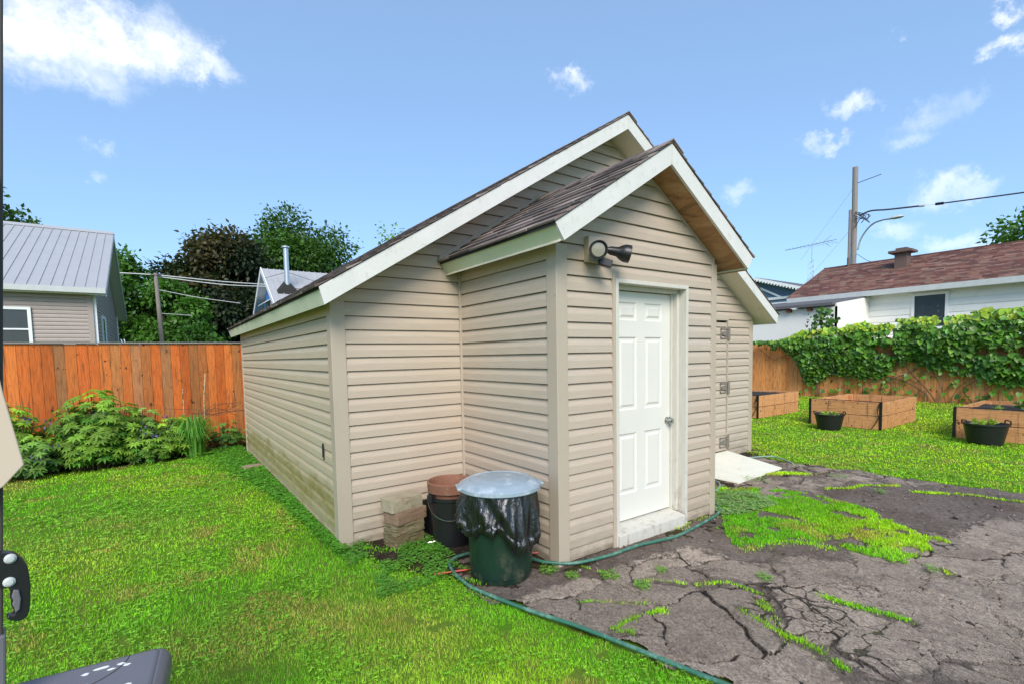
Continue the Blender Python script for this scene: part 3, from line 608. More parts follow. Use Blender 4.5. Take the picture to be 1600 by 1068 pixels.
# the bag: folded skirt
NA, NZ = 260, 34; V = []; 
for j in range(NZ+1):
    t = j/NZ
    for i in range(NA):
        a_ = 2*math.pi*i/NA; q = a_-4.1   # 0 = towards the viewer
        low = .335+.05*math.sin(a_*2+.6)+.035*math.sin(a_*5+1)+.02*math.sin(a_*11); low += .06*math.exp(-((math.remainder(q+1.5, 2*math.pi))/.5)**2)-.03*math.exp(-((math.remainder(q+.35, 2*math.pi))/.22)**2)
        low -= .05*math.exp(-((math.remainder(q-.95, 2*math.pi))/.5)**2)
        z = .668-(.668-low)*t
        fold = .010*math.sin(a_*17+3*math.sin(t*3+a_*2))+.007*math.sin(a_*31+t*5)+.012*math.sin(a_*8-t*4)
        puff = .018+.052*math.sin(min(1, t*1.35)*math.pi*.62)*(1+.5*math.sin(a_*3+.5))
        r = (.254-.02*t)+puff*(.35+.65*t if t < .8 else 1)+fold*(.25+t*1.1)
        if t > .9: r -= (t-.9)*.16
        V.append((r*math.cos(a_), r*math.sin(a_), z+.008*math.sin(a_*23+t*9)*t))
F = [(j*NA+i, j*NA+(i+1) % NA, (j+1)*NA+(i+1) % NA, (j+1)*NA+i) for j in range(NZ) for i in range(NA)]
MB().add(V, F).build('bag', 'bag_black', tc_, smooth=True, sharp=60)

# black bucket holding a broken terracotta pot
pc = (-.415, .93, 0)
bk = thing('bucket', 'black plastic bucket standing behind the trash can by the wall corner', 'bucket', pc)
MB().lathe([(.13, .0), (.150, .005), (.160, .12), (.182, .40), (.196, .405), (.196, .43), (.184, .43), (.172, .42), (.15, .03), (.001, .03)], 48).build('bucket_body', 'black_plastic', bk, smooth=True)
MB().tube([(.196*math.cos(a_), .196*math.sin(a_), .40-.15*math.sin((a_-2.6)/3.14*math.pi)) for a_ in np.linspace(2.6, 5.74, 16)], .0035, 6).build('handle', 'metal_bright', bk, smooth=True)
mb = MB(); mb.obox((-.20, -.02, .42), ((1, .2, 0), (-.2, 1, 0), (0, 0, 1)), (.02, .03, .035)); mb.build('handle_lug', 'black_plastic', bk, bevel=.006)
tp = thing('flower_pot', 'broken terracotta flower pot sitting in the black bucket', 'flower pot', (pc[0], pc[1], .06))
mb = MB(); prof = [(.11, 0), (.13, .02), (.165, .40), (.195, .405), (.200, .48), (.188, .49), (.172, .475), (.155, .40), (.12, .05)]
gap = lambda a_, z: 1
V = []; seg = 60; 
for r, z in prof:
    for j in range(seg):
        a_ = 2*math.pi*j/seg; zz2 = z-(.075 if (z > .36 and abs(math.remainder(a_-4.9, 2*math.pi)) < .22) else 0); V.append((r*math.cos(a_), r*math.sin(a_), zz2))
mb.add(V, [(i*seg+j, i*seg+(j+1) % seg, (i+1)*seg+(j+1) % seg, (i+1)*seg+j) for i in range(len(prof)-1) for j in range(seg)]+[tuple(range(seg))[::-1]])
mb.build('pot_body', 'terracotta', tp, smooth=True)
mb = MB().lathe([(.10, .0), (.13, .0), (.15, .27), (.155, .275), (.155, .29), (.14, .28), (.10, .02)], 4, fr=lambda a_, z: 1.0); o = tag(mb.build('nursery_pot', 'black_plastic', bevel=.01), 'square black nursery pot against the siding beside the stacked blocks', 'plant pot'); o.location = (-.40, 1.24, 0); o.rotation_euler = (0, 0, .75)

# four stacked wall blocks
def block(name, label, c, size, rz, col, rough, seed):
    import bmesh
    bm = bmesh.new(); bmesh.ops.create_cube(bm, size=1); bmesh.ops.subdivide_edges(bm, edges=bm.edges[:], cuts=7, use_grid_fill=True); rr = random.Random(seed)
    for v in bm.verts:
        p = v.co.copy(); q = Vector([x*(1-.10*max(0, abs(p[(i+1) % 3])-.38)*5*.6) for i, x in enumerate(p)])
        v.co = Vector((q.x*size[0], q.y*size[1], q.z*size[2]))
        f = rough*(1 if p.y < -.3 or p.x < -.3 else .35)
        v.co += Vector((rr.uniform(-1, 1), rr.uniform(-1, 1), rr.uniform(-1, 1)*.5))*f
    me = bpy.data.meshes.new(name); bm.to_mesh(me); bm.free(); me.materials.append(MATS['block_stone'])
    a = me.color_attributes.new('Col', 'FLOAT_COLOR', 'POINT'); a.data.foreach_set('color', list((*col, 1))*len(me.vertices)); me.shade_smooth(); me.set_sharp_from_angle(angle=math.radians(32))
    o = bpy.data.objects.new(name, me); S.collection.objects.link(o); o.location = c; o.rotation_euler = (0, 0, rz); return tag(o, label, 'concrete block', 'blocks stacked against the shed wall')
bx, by = -.745, 1.18
block('concrete_block', 'pale smooth concrete block topmost of the stack by the shed wall', (bx-.015, by, .362), (.31, .19, .108), .22, (.38, .34, .26), .003, 1)
block('concrete_block', 'reddish brown concrete block second from the top of the stack', (bx+.012, by-.01, .255), (.32, .19, .104), .28, (.26, .175, .125), .003, 2)
block('concrete_block', 'rough-faced grey block third from the top of the stack', (bx, by-.005, .153), (.30, .19, .098), .2, (.19, .165, .10), .008, 3)
block('concrete_block', 'mossy rough block at the bottom of the stack', (bx-.004, by, .052), (.30, .19, .102), .25, (.155, .135, .07), .007, 4)
tag(MB().tube([(-.62, .98, .03), (-.50, .94, .035)], .007, 6).build('metal_rod', 'metal_bright'), 'short shiny metal rod on the ground between blocks and bucket', 'rod')
o = block('brick', 'weathered brick lying on the grass near the back of the shed wall', (-1.38, 5.2, .035), (.26, .14, .08), .3, (.34, .25, .2), .004, 6); o['category'] = 'brick'; del o['group']

# hoses
def spline(pts, k=10):
    P = [Vector(p) for p in pts]; P = [P[0]*2-P[1]]+P+[P[-1]*2-P[-2]]; o = []
    for i in range(1, len(P)-2):
        for j in range(k):
            t = j/k; a, b, c, d = P[i-1:i+3]; o.append(.5*((2*b)+(c-a)*t+(2*a-5*b+4*c-d)*t*t+(3*b-a-3*c+d)*t**3))
    o.append(P[-2]); return o
H = [(2.30, .16, .01), (2.10, -.02, .02), (1.88, -.12, .03), (1.6, -.17, .03), (1.153, -.218, .025), (.86, -.19, .03), (.721, -.165, .03), (.55, -.16, .03), (.424, -.16, .028), (.2, -.125, .025), (.038, -.068, .022), (-.10, .08, .022), (-.16, .25, .022), (-.30, .47, .02), (-.45, .56, .02), (-.60, .555, .02), (-.69, .47, .02), (-.735, .30, .02), (-.745, .17, .02), (-.743, .04, .02), (-.69, -.18, .02), (-.61, -.45, .02), (-.511, -.72, .022), (-.42, -1.05, .022), (-.327, -1.42, .024), (-.20, -1.9, .024), (-.05, -2.6, .024), (.0, -3.4, .024)]
tag(MB().tube(spline([(x, y, z+.012) for x, y, z in H]), .0125, 10).build('garden_hose', 'hose_green', smooth=True, sharp=80), 'green garden hose looping past the porch and along the lawn edge', 'hose')
H2 = [(2.35, .35, .02), (2.6, .36, .02), (2.85, .44, .02), (3.02, .56, .02), (3.12, .74, .02), (3.3, .95, .02), (3.8, 1.15, .02), (4.4, 1.12, .02), (4.75, .98, .03), (4.92, .86, .03), (4.90, .72, .02), (4.75, .5, .015)]
tag(MB().tube(spline([(x, y, z+.01) for x, y, z in H2]), .0115, 8).build('garden_hose', 'hose_pale', smooth=True, sharp=80), 'pale grey-green hose curling out from under the plywood ramp', 'hose')
tag(MB().tube([(-.86, .40, .03), (-.63, .33, .025), (-.35, .30, .02), (-.10, .285, .03), (.0, .23, .03)], .007, 6).build('garden_stake', 'red_plastic'), 'thin red stake lying on the soil behind the trash can', 'stake')
tag(MB().tube(spline([(4.3, .05, .015), (4.5, 0, .02), (4.72, -.03, .02)]), .007, 6).build('stick', 'vine_stem'), 'thin grey stick lying on the driveway beyond the ramp', 'stick')
# ramp board leaning on the side-door sill
mb = MB(); q = [(3.215, .415, .010), (4.36, .46, .010), (4.56, 1.355, .085), (2.95, 1.30, .085)]; mb.prism(q, (0, 0, .018)); tag(mb.build('plywood_ramp', 'board_ramp'), 'cream plywood sheet laid as a ramp up to the side door', 'ramp')

# ------------------------------------------------------------------ fences
def plank_wall(mb, P0, D, L, h, wd=.142, th=.02, seed=0, palette=None, back=(0, 1, 0)):
    rr = random.Random(seed); P0, D, B = Vector(P0), Vector(D), Vector(back); s = 0
    while s < L:
        ww = wd*rr.uniform(.93, 1.06); c = palette[rr.choice((0, 2, 1, 8 if len(palette) > 8 else 0))] if rr.random() < .70 else rr.choice(palette); f = rr.uniform(.8, 1.2); c = tuple(x*f for x in c)
        dd = rr.uniform(0, .005); a = P0+D*s+B*dd; hh = h+rr.uniform(-.01, .006); p = lambda s_, b_, z_: a+D*s_+B*b_+Vector((0, 0, z_))
        e = ww-.004
        mb.hexa([p(0, 0, -.02), p(e, 0, -.02), p(e, th, -.02), p(0, th, -.02), p(0, 0, hh), p(e, 0, hh), p(e, th, hh), p(0, th, hh)], c); s += ww
    return mb
ORG = [(.50, .115, .022), (.46, .15, .04), (.54, .15, .032), (.48, .085, .016), (.40, .15, .045), (.34, .145, .055), (.42, .175, .07), (.30, .12, .05), (.50, .12, .022), (.22, .105, .05), (.26, .13, .06)]
fe = thing('board_fence', 'orange stained board fence with a grey cap behind the flower bed', 'fence', (-5, 8, 0))
def lp(o, t): o.location = tuple(-x for x in t); return o
lp(plank_wall(MB(), (-10.5, 7.98, 0), (1, 0, 0), 9.43, 1.925, seed=4, palette=ORG).build('boards', 'fence_wood', fe), (-5, 8, 0))
lp(MB().box((-10.5, 8.008, 0), (-1.08, 8.02, 1.9), (.06, .025, .012)).build('dark_gap_panel', 'fence_wood', fe), (-5, 8, 0))  # added dark panel so the gaps between boards don't show bright
lp(MB().box((-10.5, 7.95, 1.928), (-1.05, 8.06, 1.952)).build('cap_rail', 'rail_grey', fe), (-5, 8, 0))
for k in range(5): lp(MB().box((-10.4+k*2.34, 8.025, 0), (-10.3+k*2.34, 8.10, 1.925)).build('post', 'fence_wood', fe), (-5, 8, 0))
lp(MB().box((-1.065, 7.94, 0), (-1.02, 8.0, 1.96)).build('post', 'post_dark', fe, label='dark end post'), (-5, 8, 0))
FR = [(.62, .27, .095), (.56, .23, .075), (.66, .31, .12), (.50, .235, .10), (.60, .25, .08)]
fr = thing('board_fence', 'tan board fence carrying the leafy vine at the right of the yard', 'fence', (16, 0, 0))
lp(plank_wall(MB(), (16.05, 8.2, 0), (0, -1, 0), 16.5, 1.90, seed=8, palette=FR, back=(1, 0, 0)).build('boards', 'fence_wood', fr), (16, 0, 0))
lp(MB().box((16.078, -8.2, 0), (16.088, 8.1, 1.86), (.06, .03, .012)).build('dark_gap_panel', 'fence_wood', fr), (16, 0, 0))  # same added panel here, dark brown to keep the board gaps dark
for k in range(7): lp(MB().box((16.09, 7.9-k*2.5, 0), (16.19, 8.0-k*2.5, 1.93), FR[1]).build('post', 'fence_wood', fr), (16, 0, 0))
fb = plank_wall(MB(), (-1.0, 8.02, 0), (1, 0, 0), 17.0, 1.90, seed=12, palette=FR).build('board_fence', 'fence_wood'); tag(fb, 'tan board fence running along the back of the shed to the vine fence corner', 'fence')

# ------------------------------------------------------------------ vine on the right fence
def colvar(n_, base, var=.25, hue=.12):
    f = rng.uniform(1-var, 1+var, (n_, 1)); b = np.array(base)[None]*f; b[:, 0] *= rng.uniform(1-hue, 1+hue*2.2, n_); return np.clip(b, 0, 1)
vine = thing('climbing_vine', 'thick leafy green vine draped over the right-hand fence', 'vine', (15.9, 1, 0))
def vine_leaves():
    n0 = 34000; y = rng.uniform(-6.5, 6.9, n0); z = rng.uniform(.0, 2.75, n0)
    top = np.interp(y, [-6.5, -.2, 2.6, 4.3, 5.2, 6.0, 6.9], [2.75, 2.62, 2.42, 2.35, 2.25, 2.08, 1.92])+(fbm(y, y*0, 1.7, 41)-.5)*.34
    bot = np.interp(y, [-6.5, -1, .6, 1.7, 2.3, 2.8, 3.4, 4.3, 5.2, 5.55, 5.9, 6.9], [.5, .6, .72, 1.05, 1.38, 1.1, .6, .8, .3, 1.4, 1.72, 1.85])+(fbm(y, y*0+3, 2.3, 42)-.5)*.55
    t = (z-bot)/(top-bot); sp_ = rng.random(n0) < .028*(y < 5.5)
    ok = ((t > 0) & (t < 1) & (fbm(y, z, 2.6, 43) > .33)) | (sp_ & (z < top) & (z > .05))
    y, z, t = y[ok], z[ok], np.clip(t[ok], 0, 1); k = len(y)
    bulge = .08+.38*np.sin(np.clip(t, .03, 1)*2.5)**1.0*(.55+.9*fbm(y, z, 1.9, 44)); x = 16.02-bulge*rng.uniform(.45, 1, k)
    x = np.where((t > .9) & (rng.random(k) < .5), x+rng.uniform(0, .5, k), x)
    A = np.stack([-rng.uniform(.1, .7, k), rng.normal(0, .45, k), -rng.uniform(.3, 1, k)], 1); Nn = np.stack([-rng.uniform(.5, 1, k), rng.normal(0, .4, k), rng.uniform(.2, 1.1, k)], 1)
    yng = (t > .87) & (rng.random(k) < .75)
    C = colvar(k, (.085, .22, .022), .6, .15); C[yng] = colvar(yng.sum(), (.34, .50, .04), .3, .15)
    return scatter(np.stack([x, y, z], 1), A, Nn, rng.uniform(.055, .16, k), *HEART, C)
parts = [vine_leaves()]
# the upright tuft against the white wall and trailing shoots
k = 260; yy = rng.normal(4.75, .22, k); zz3 = rng.uniform(2.1, 2.95, k); yy = 4.75+(yy-4.75)*(1.5-(zz3-2.1)*1.2)
parts.append(scatter(np.stack([16.0+rng.normal(0, .12, k), yy, zz3], 1), rng.normal(0, .6, (k, 3))+(-.3, 0, -.2), rng.normal(0, .4, (k, 3))+(-.7, 0, .6), rng.uniform(.07, .13, k), *HEART, colvar(k, (.07, .17, .028), .35)))
V, F, C = merge(parts); lp(npmesh('leaves', V, F, C, 'vine_leaf', vine), (15.9, 1, 0))
def stems():
    mb = MB(); rr = random.Random(5)
    P = [[(15.98, 1.9, .0), (15.97, 1.95, .25), (15.95, 2.5, .62), (15.96, 3.1, .72), (15.96, 3.7, .62)], [(15.98, 1.7, 0), (15.96, 1.9, .35), (15.95, 2.3, .85), (15.94, 2.55, 1.3), (15.93, 2.7, 1.6)], [(15.97, .9, 0), (15.95, 1.1, .45), (15.93, .6, .8), (15.9, .0, .9), (15.92, -.9, .7)], [(15.97, 4.9, .0), (15.95, 4.85, .5), (15.93, 4.7, 1.2)], [(15.97, 3.9, .0), (15.95, 3.95, .5), (15.93, 3.8, 1.2)], [(15.96, 6.9, 1.7), (15.95, 6.6, 1.45), (15.95, 6.3, 1.25), (15.95, 6.1, 1.35), (15.95, 5.8, 1.3)]]
    for k in range(26):
        y = rr.uniform(-5, 5.4); P.append([(15.97, y, 0), (15.95, y+rr.uniform(-.3, .3), .5), (15.93, y+rr.uniform(-.7, .7), 1.1), (15.9, y+rr.uniform(-1, 1), 1.8)])
    for i, p in enumerate(P): mb.tube(spline(p, 6), .017 if i < 3 else .008, 6)
    return mb
lp(stems().build('stem', 'vine_stem', vine, smooth=True), (15.9, 1, 0))
for (y, z0, h_) in (): pass

# ------------------------------------------------------------------ raised beds and black tubs
def raised_bed(label, x, y, w_, soil, plants, grow=0):
    b = thing('raised_bed', label, 'raised bed', (x, y, 0), 0, 'raised garden beds on the right lawn'); L_, h = 2.0, .27; cc = (.56, .27, .11); rr = random.Random(int(x*7+y*13))
    def cv(): f = rr.uniform(.85, 1.12); return tuple(v*f for v in cc)
    t = .038
    for nm, a, e in (('side_board', (0, 0), (L_, t)), ('side_board', (0, w_-t), (L_, w_)), ('end_board', (0, t), (t, w_-t)), ('end_board', (L_-t, t), (L_, w_-t))):
        for z in (0, h): MB().box((a[0], a[1], z), (e[0], e[1], z+h-.012), cv()).build(nm, 'bed_wood', b, bevel=.003)
    for cx, cy in ((t, t), (L_-t-.08, t), (t, w_-t-.08), (L_-t-.08, w_-t-.08)): MB().box((cx, cy, .01), (cx+.08, cy+.08, 2*h-.03), cv()).build('corner_block', 'bed_wood', b)
    for cy in (-.012, w_-.03): MB().box((-.010, cy, 0), (.0 if cy < 0 else .0, cy+.045, 2*h+.002)).build('strap', 'black_plastic', b)
    MB().tube(spline([(-.006, .03, 2*h), (-.035, .06, h*1.3), (-.02, .045, h*.8), (-.06, .14, .01)], 6), .008, 6).tube([(-.008, -.01, 2*h+.008), (-.01, w_*.4, 2*h+.012), (-.008, w_, 2*h+.008)], .008, 6).build('irrigation_line', 'black_plastic', b)
    if soil:
        xs = np.linspace(t, L_-t, 30); ys = np.linspace(t, w_-t, 20); gx, gy = np.meshgrid(xs, ys); X, Y = gx.ravel(), gy.ravel(); Z = 2*h-soil+(fbm(X+x, Y+y, 7, 3)-.5)*.05
        i = np.arange(19)[:, None]*30+np.arange(29)[None]; F = np.stack([i, i+1, i+31, i+30], -1).reshape(-1, 4); npmesh('soil', np.stack([X, Y, Z], 1), F, np.ones((len(X), 3)), 'pot_soil', b, True)
    if plants:
        for px, py, n_, sz, col in plants:
            a_ = rng.uniform(0, 6.28, n_); el = rng.uniform(.1, 1.3, n_); d = np.stack([np.cos(a_)*np.cos(el), np.sin(a_)*np.cos(el), np.sin(el)], 1)
            V, F, C = (scatter(np.array([[px, py, 2*h-(soil or .05)]])+d*rng.uniform(0, sz*.6, (n_, 1)), d+rng.normal(0, .2, (n_, 3)), rng.normal(0, .3, (n_, 3))+(0, 0, 1), rng.uniform(.05, .13, n_)*sz*4, *LEAF, colvar(n_, col, .3))); npmesh('seedling', V, F, C, 'foliage', b)
    return b
raised_bed('farthest raised wooden garden bed, half hidden by the shed corner', 9.15, 3.30, 1.3, .06, [(.5, .5, 20, .12, (.06, .14, .03)), (.9, .8, 14, .1, (.05, .12, .03)), (.3, .7, 14, .1, (.05, .12, .03))])
raised_bed('empty raised wooden garden bed in the middle of the right lawn', 9.12, .86, 1.3, .30, [])
raised_bed('nearest raised wooden garden bed with dark soil and spiky seedlings at the right edge', 9.05, -1.60, 1.37, .08, [(.5, .9, 40, .16, (.16, .26, .04)), (.7, .55, 40, .18, (.14, .24, .04)), (1.3, .75, 40, .2, (.05, .14, .03)), (.4, .5, 26, .1, (.12, .22, .04))])
def tub(label, x, y, s_):
    b = thing('planter_tub', label, 'planter', (x, y, 0), 0, 'black rubber tubs before the raised beds'); b.scale = (s_,)*3
    MB().lathe([(.18, 0), (.20, .01), (.255, .29), (.272, .30), (.272, .322), (.258, .322), (.25, .30), (.235, .25), (.001, .25)], 40).build('tub_body', 'black_plastic', b, smooth=True)
    for a_ in (2.2, 5.34):
        c, s2 = math.cos(a_), math.sin(a_); MB().tube(spline([(c*.262-s2*.07*k_, s2*.262+c*.07*k_, .315+.045*(abs(k_) < .9)) for k_ in (-1, -.85, .85, 1)], 4), .010, 6).build('handle', 'black_plastic', b, smooth=True)
    MB().lathe([(.001, .275), (.242, .272)], 24).build('soil', 'pot_soil', b)
    for px, py in ((-.09, .03), (.10, -.05), (.02, .1)):
        n_ = 28; a_ = rng.uniform(0, 6.28, n_); el = rng.uniform(.2, 1.4, n_); d = np.stack([np.cos(a_)*np.cos(el), np.sin(a_)*np.cos(el), np.sin(el)], 1)
        V, F, C = (scatter(np.array([[px, py, .28]])+d*rng.uniform(0, .07, (n_, 1)), d, rng.normal(0, .3, (n_, 3))+(0, 0, 1), rng.uniform(.04, .08, n_), *LEAF, colvar(n_, (.30, .45, .06), .25))); npmesh('seedling', V, F, C, 'foliage', b)
tub('black rubber tub in front of the empty middle raised bed', 8.55, 1.55, .98); tub('black rubber tub in front of the nearest raised bed', 8.62, -.72, 1.08)

# ------------------------------------------------------------------ flower bed plants by the left fence
def rosette(n_stems, rad, h, nl, lsz, col, seed, lean=.5):
    """palmate-leaved mound: stems with whorls of lance leaflets"""
    g = np.random.default_rng(seed); out = []; stem = MB()
    for s_ in range(n_stems):
        a = g.uniform(0, 6.28); rr = rad*math.sqrt(g.uniform(0, 1)); hh = h*(1-.55*(rr/rad)**2)*g.uniform(.55, 1.05); bx_ = np.array([rr*.55*math.cos(a), rr*.55*math.sin(a), 0]); tx = np.array([rr*math.cos(a), rr*math.sin(a), hh])
        stem.tube([bx_, bx_*.4+tx*.6, tx], .004, 4)
        for lv in range(g.integers(2, 4)):
            tt = 1-.22*lv; c0 = bx_*(1-tt)+tx*tt+g.normal(0, .015, 3); out_d = np.array([math.cos(a), math.sin(a), .0])*.5
            a2 = g.uniform(0, 6.28)+np.arange(nl)*(5.2/nl); tiltv = np.array([math.cos(a)*.5, math.sin(a)*.5-.15, 1.0])+g.normal(0, .15, 3); tiltv /= np.linalg.norm(tiltv)
            d = np.stack([np.cos(a2), np.sin(a2), np.zeros(nl)], 1); d = d-(d@tiltv)[:, None]*tiltv+np.array([0, 0, .05]); sz = lsz*g.uniform(.7, 1.2)
            f = g.uniform(.45, 1.25)*(.75+.75*max(0, c0[2]/h)**2*(lv == 0)); C = np.clip(np.array(col)[None]*np.array([[1+.5*(lv == 0), 1, 1]])*f*g.uniform(.85, 1.15, (nl, 1)), 0, 1)
            out.append(scatter(np.repeat(c0[None], nl, 0), d, np.repeat(tiltv[None], nl, 0), np.stack([np.full(nl, sz*1.6), np.full(nl, sz), np.full(nl, sz)], 1), *LANCE, C))
    return merge(out), stem
def plant(name, label, cat, x, y, n_stems, rad, h, nl, lsz, col, seed, flowers=0, group='leafy perennials in the flower bed'):
    t = thing(name, label, cat, (x, y, 0), 0, group); (V, F, C), st_ = rosette(int(n_stems*1.9), rad, h, nl, lsz*.68, col, seed)
    npmesh('leaves', V, F, C, 'foliage', t); st_.build('stems', 'vine_stem', t)
    if flowers:
        g = np.random.default_rng(seed+5)
        for k in range(flowers):
            a = g.uniform(3.4, 6.0); r = rad*g.uniform(.4, .95); z = h*(1-.55*(r/rad)**2)*g.uniform(.75, 1.05); nn = 12; d = g.normal(0, 1, (nn, 3)); d[:, 2] = abs(d[:, 2])
            V, F, C = scatter(np.array([[r*math.cos(a), r*math.sin(a), z]])+g.normal(0, .03, (nn, 3)), d, g.normal(0, 1, (nn, 3)), g.uniform(.02, .05, nn), *LEAF, np.clip(np.array([[.12, .075, .26]])*g.uniform(.5, 1.6, (nn, 1)), 0, 1)); npmesh('flower_head', V, F, C, 'flower', t)
G1, G2, G3 = (.13, .36, .035), (.19, .46, .04), (.10, .28, .045)
plant('leafy_perennial', 'tallest leafy perennial mound in the flower bed, against the fence', 'plant', -3.25, 7.35, 130, .72, 1.15, 8, .17, G1, 1, 3)
plant('leafy_perennial', 'leafy perennial at the left end of the flower bed by the beige cloth', 'plant', -4.35, 7.25, 90, .6, 1.05, 8, .16, G2, 2, 4)
plant('leafy_perennial', 'low leafy plant at the front left corner of the flower bed', 'plant', -3.95, 6.85, 60, .42, .55, 7, .14, G3, 3, 4)
plant('leafy_perennial', 'low dark-leaved plant at the front middle of the flower bed', 'plant', -3.30, 6.95, 75, .45, .58, 8, .13, G1, 4, 3)
plant('leafy_perennial', 'leafy plant with purple flowers right of the tallest mound', 'plant', -2.62, 7.30, 80, .50, .82, 7, .14, G3, 5, 6)
plant('leafy_perennial', 'low leafy plant in front of the purple-flowered one', 'plant', -2.62, 6.98, 55, .38, .48, 8, .12, G1, 6, 2)
plant('leafy_perennial', 'small leafy plant just left of the strap-leaved clump', 'plant', -2.28, 7.22, 50, .33, .72, 7, .13, G2, 7, 1)
plant('leafy_perennial', 'leafy plant at the far left of the bed mostly behind the beige cloth', 'plant', -5.2, 7.2, 80, .6, 1.0, 8, .16, G2, 8, 0)
plant('leafy_perennial', 'thin ferny plant at the right end of the flower bed near the dark post', 'plant', -1.48, 7.55, 34, .34, .50, 9, .10, G3, 9, 0)
dl = thing('daylily', 'arching strap-leaved clump at the right of the flower bed', 'plant', (-2.0, 7.1, 0), 0); k = 260
a = rng.uniform(0, 6.28, k); r0 = rng.uniform(0, .16, k); base = np.stack([r0*np.cos(a), r0*np.sin(a), np.zeros(k)], 1); hgt = rng.uniform(.35, .70, k); reach = rng.uniform(.12, .42, k)
NS = 7; V = []; 
tt = np.linspace(0, 1, NS); od = np.stack([np.cos(a), np.sin(a), np.zeros(k)], 1); sd_ = np.stack([-np.sin(a), np.cos(a), np.zeros(k)], 1)
for t in tt:
    c = base+od*(reach*t**1.5)[:, None]+np.array([0, 0, 1])*(hgt*(np.sin(t*2.35)/1.0))[:, None]; wd = .012*(1-t**2.2)+.001
    V += [c-sd_*wd, c+sd_*wd]
V = np.stack(V, 1).reshape(-1, 3); fb_ = np.array([(2*i, 2*i+1, 2*i+3, 2*i+2) for i in range(NS-1)]); F = (fb_[None]+(np.arange(k)*2*NS)[:, None, None]).reshape(-1, 4)
npmesh('leaves', V, F, np.repeat(colvar(k, (.13, .35, .05), .3), 2*NS, 0), 'foliage', dl, True)
mb = MB(); rr = random.Random(3)
for q_ in range(9):
    y0 = rr.uniform(.2, .9); mb.tube(spline([(-1.9+rr.uniform(-.5, .2), 7.6, .55+rr.uniform(-.1, .3)), (-1.6, 7.6, .72+rr.uniform(-.12, .12)), (-1.25+rr.uniform(-.2, .1), 7.6, .70+rr.uniform(-.15, .12))], 4), .004, 4)
tag(mb.build('dry_twigs', 'vine_stem'), 'bare brown twigs sticking out behind the strap-leaved clump', 'twigs')
mb = MB(); mb.tube([(-2.1, 7.75, 0), (-2.1, 7.75, 1.12)], .003, 4).tube([(-1.80, 7.78, 0), (-1.78, 7.76, .95), (-1.74, 7.74, 1.38)], .003, 4); ws = thing('tall_weed', 'thin tall weed stalks against the orange fence', 'weed', (-2, 7.7, 0)); lp(mb.build('stems', 'foliage', ws), (-2, 7.7, 0)); 
kk = 44; zz4 = rng.uniform(.6, 1.4, kk); px_ = np.where(rng.random(kk) < .5, -2.1, -1.77); lp(npmesh('leaves', *scatter(np.stack([px_, np.full(kk, 7.74), zz4], 1), rng.normal(0, 1, (kk, 3))+(0, 0, .8), rng.normal(0, 1, (kk, 3)), rng.uniform(.04, .10, kk), *LANCE, colvar(kk, (.16, .22, .06), .3)), 'foliage', ws), (-2, 7.7, 0))
tag(MB().tube(spline([(-3.0, 6.55, .01), (-2.85, 6.68, .05), (-2.7, 6.85, .10)]), .007, 5).build('stick', 'vine_stem'), 'grey stick poking from the flower bed onto the lawn', 'stick')

# ------------------------------------------------------------------ grass
CAMP = np.array([-2.3975, -2.7458]); HOSEX = ([-3.4, -2.6, -1.9, -1.42, -1.05, -.72, -.45, -.18, .04, .17, .30, .47], [-.0, -.05, -.20, -.327, -.42, -.511, -.61, -.69, -.743, -.745, -.735, -.80])
PATCH = [(2.30, .28), (2.80, .38), (3.20, .20), (3.45, -.36), (3.32, -.90), (2.75, -1.50), (2.30, -1.68), (2.00, -1.40), (2.15, -1.05), (1.95, -.86), (1.62, -.76), (1.45, -.5), (1.75, -.22), (2.05, .0), (2.2, .15)]
def lawn_mask(x, y):
    jn = (fbm(x, y, 3.2, 51)-.5)*.34
    jl = (fbm(x, y, 9, 56)-.5)*.06
    xb = np.interp(y, HOSEX[0]+[.62, 1.0, 1.15, 1.45, 8], HOSEX[1]+[-.98, -1.10, -1.16, -1.30, -1.28]); left = (x < xb+np.where(y > .3, jn*.5, jl)-.0) & (y < 8)
    left |= (x < -1.26) & (y > 1.3)
    xr = np.interp(y, [-6, -3, -1.7, -.9, .0, .6, 1.1, 1.5, 2], [5.6, 5.3, 5.15, 5.1, 5.0, 4.95, 4.85, 5.25, 5.3]); right = x > xr+jn
    right |= (x > 5.29) & (y > 1.4)
    fbed = (y > 6.85+(fbm(x, y, 1.5, 9)-.5)*.3) & (x < -1.1)
    beds = (x > 9.0) & (x < 11.2) & (((y > 3.28) & (y < 4.62)) | ((y > .84) & (y < 2.18)) | ((y > -1.62) & (y < -.21)))
    inshed = (x > XL-.03) & (x < XR+.03) & (y > 1.38) & (y < YB)
    return (left | right) & ~fbed & ~beds & ~inshed & (y < 7.95)
def pts_polar(n_, rmax, dens_pow=1.0):
    """density ~ 1/r^2 out of the camera, over the visible fan (plus margins)"""
    r = np.exp(rng.uniform(np.log(1.3), np.log(rmax), n_)); th = rng.uniform(math.radians(-38), math.radians(118), n_); return CAMP[0]+r*np.cos(th), CAMP[1]+r*np.sin(th), r
def blades(x, y, r, hmul, base_w, tone):
    k = len(x); z = gz(x, y)*.4-.006; a = rng.uniform(0, 6.28, k); lean = rng.uniform(.2, 2.2, k); A = np.stack([np.cos(a)*lean, np.sin(a)*lean, np.ones(k)], 1); Nn = np.stack([np.cos(a), np.sin(a), -lean], 1)*-1
    h = rng.uniform(.4, 1.3, k)*hmul*.021*(1+.10*np.clip(r-4, 0, 12)/4); ww = base_w*1.25*np.clip(r/3.2, .8, 5)*rng.uniform(.7, 1.3, k)
    return scatter(np.stack([x, y, z], 1), A, Nn, np.stack([ww, h, h], 1), *BLADE, tone)
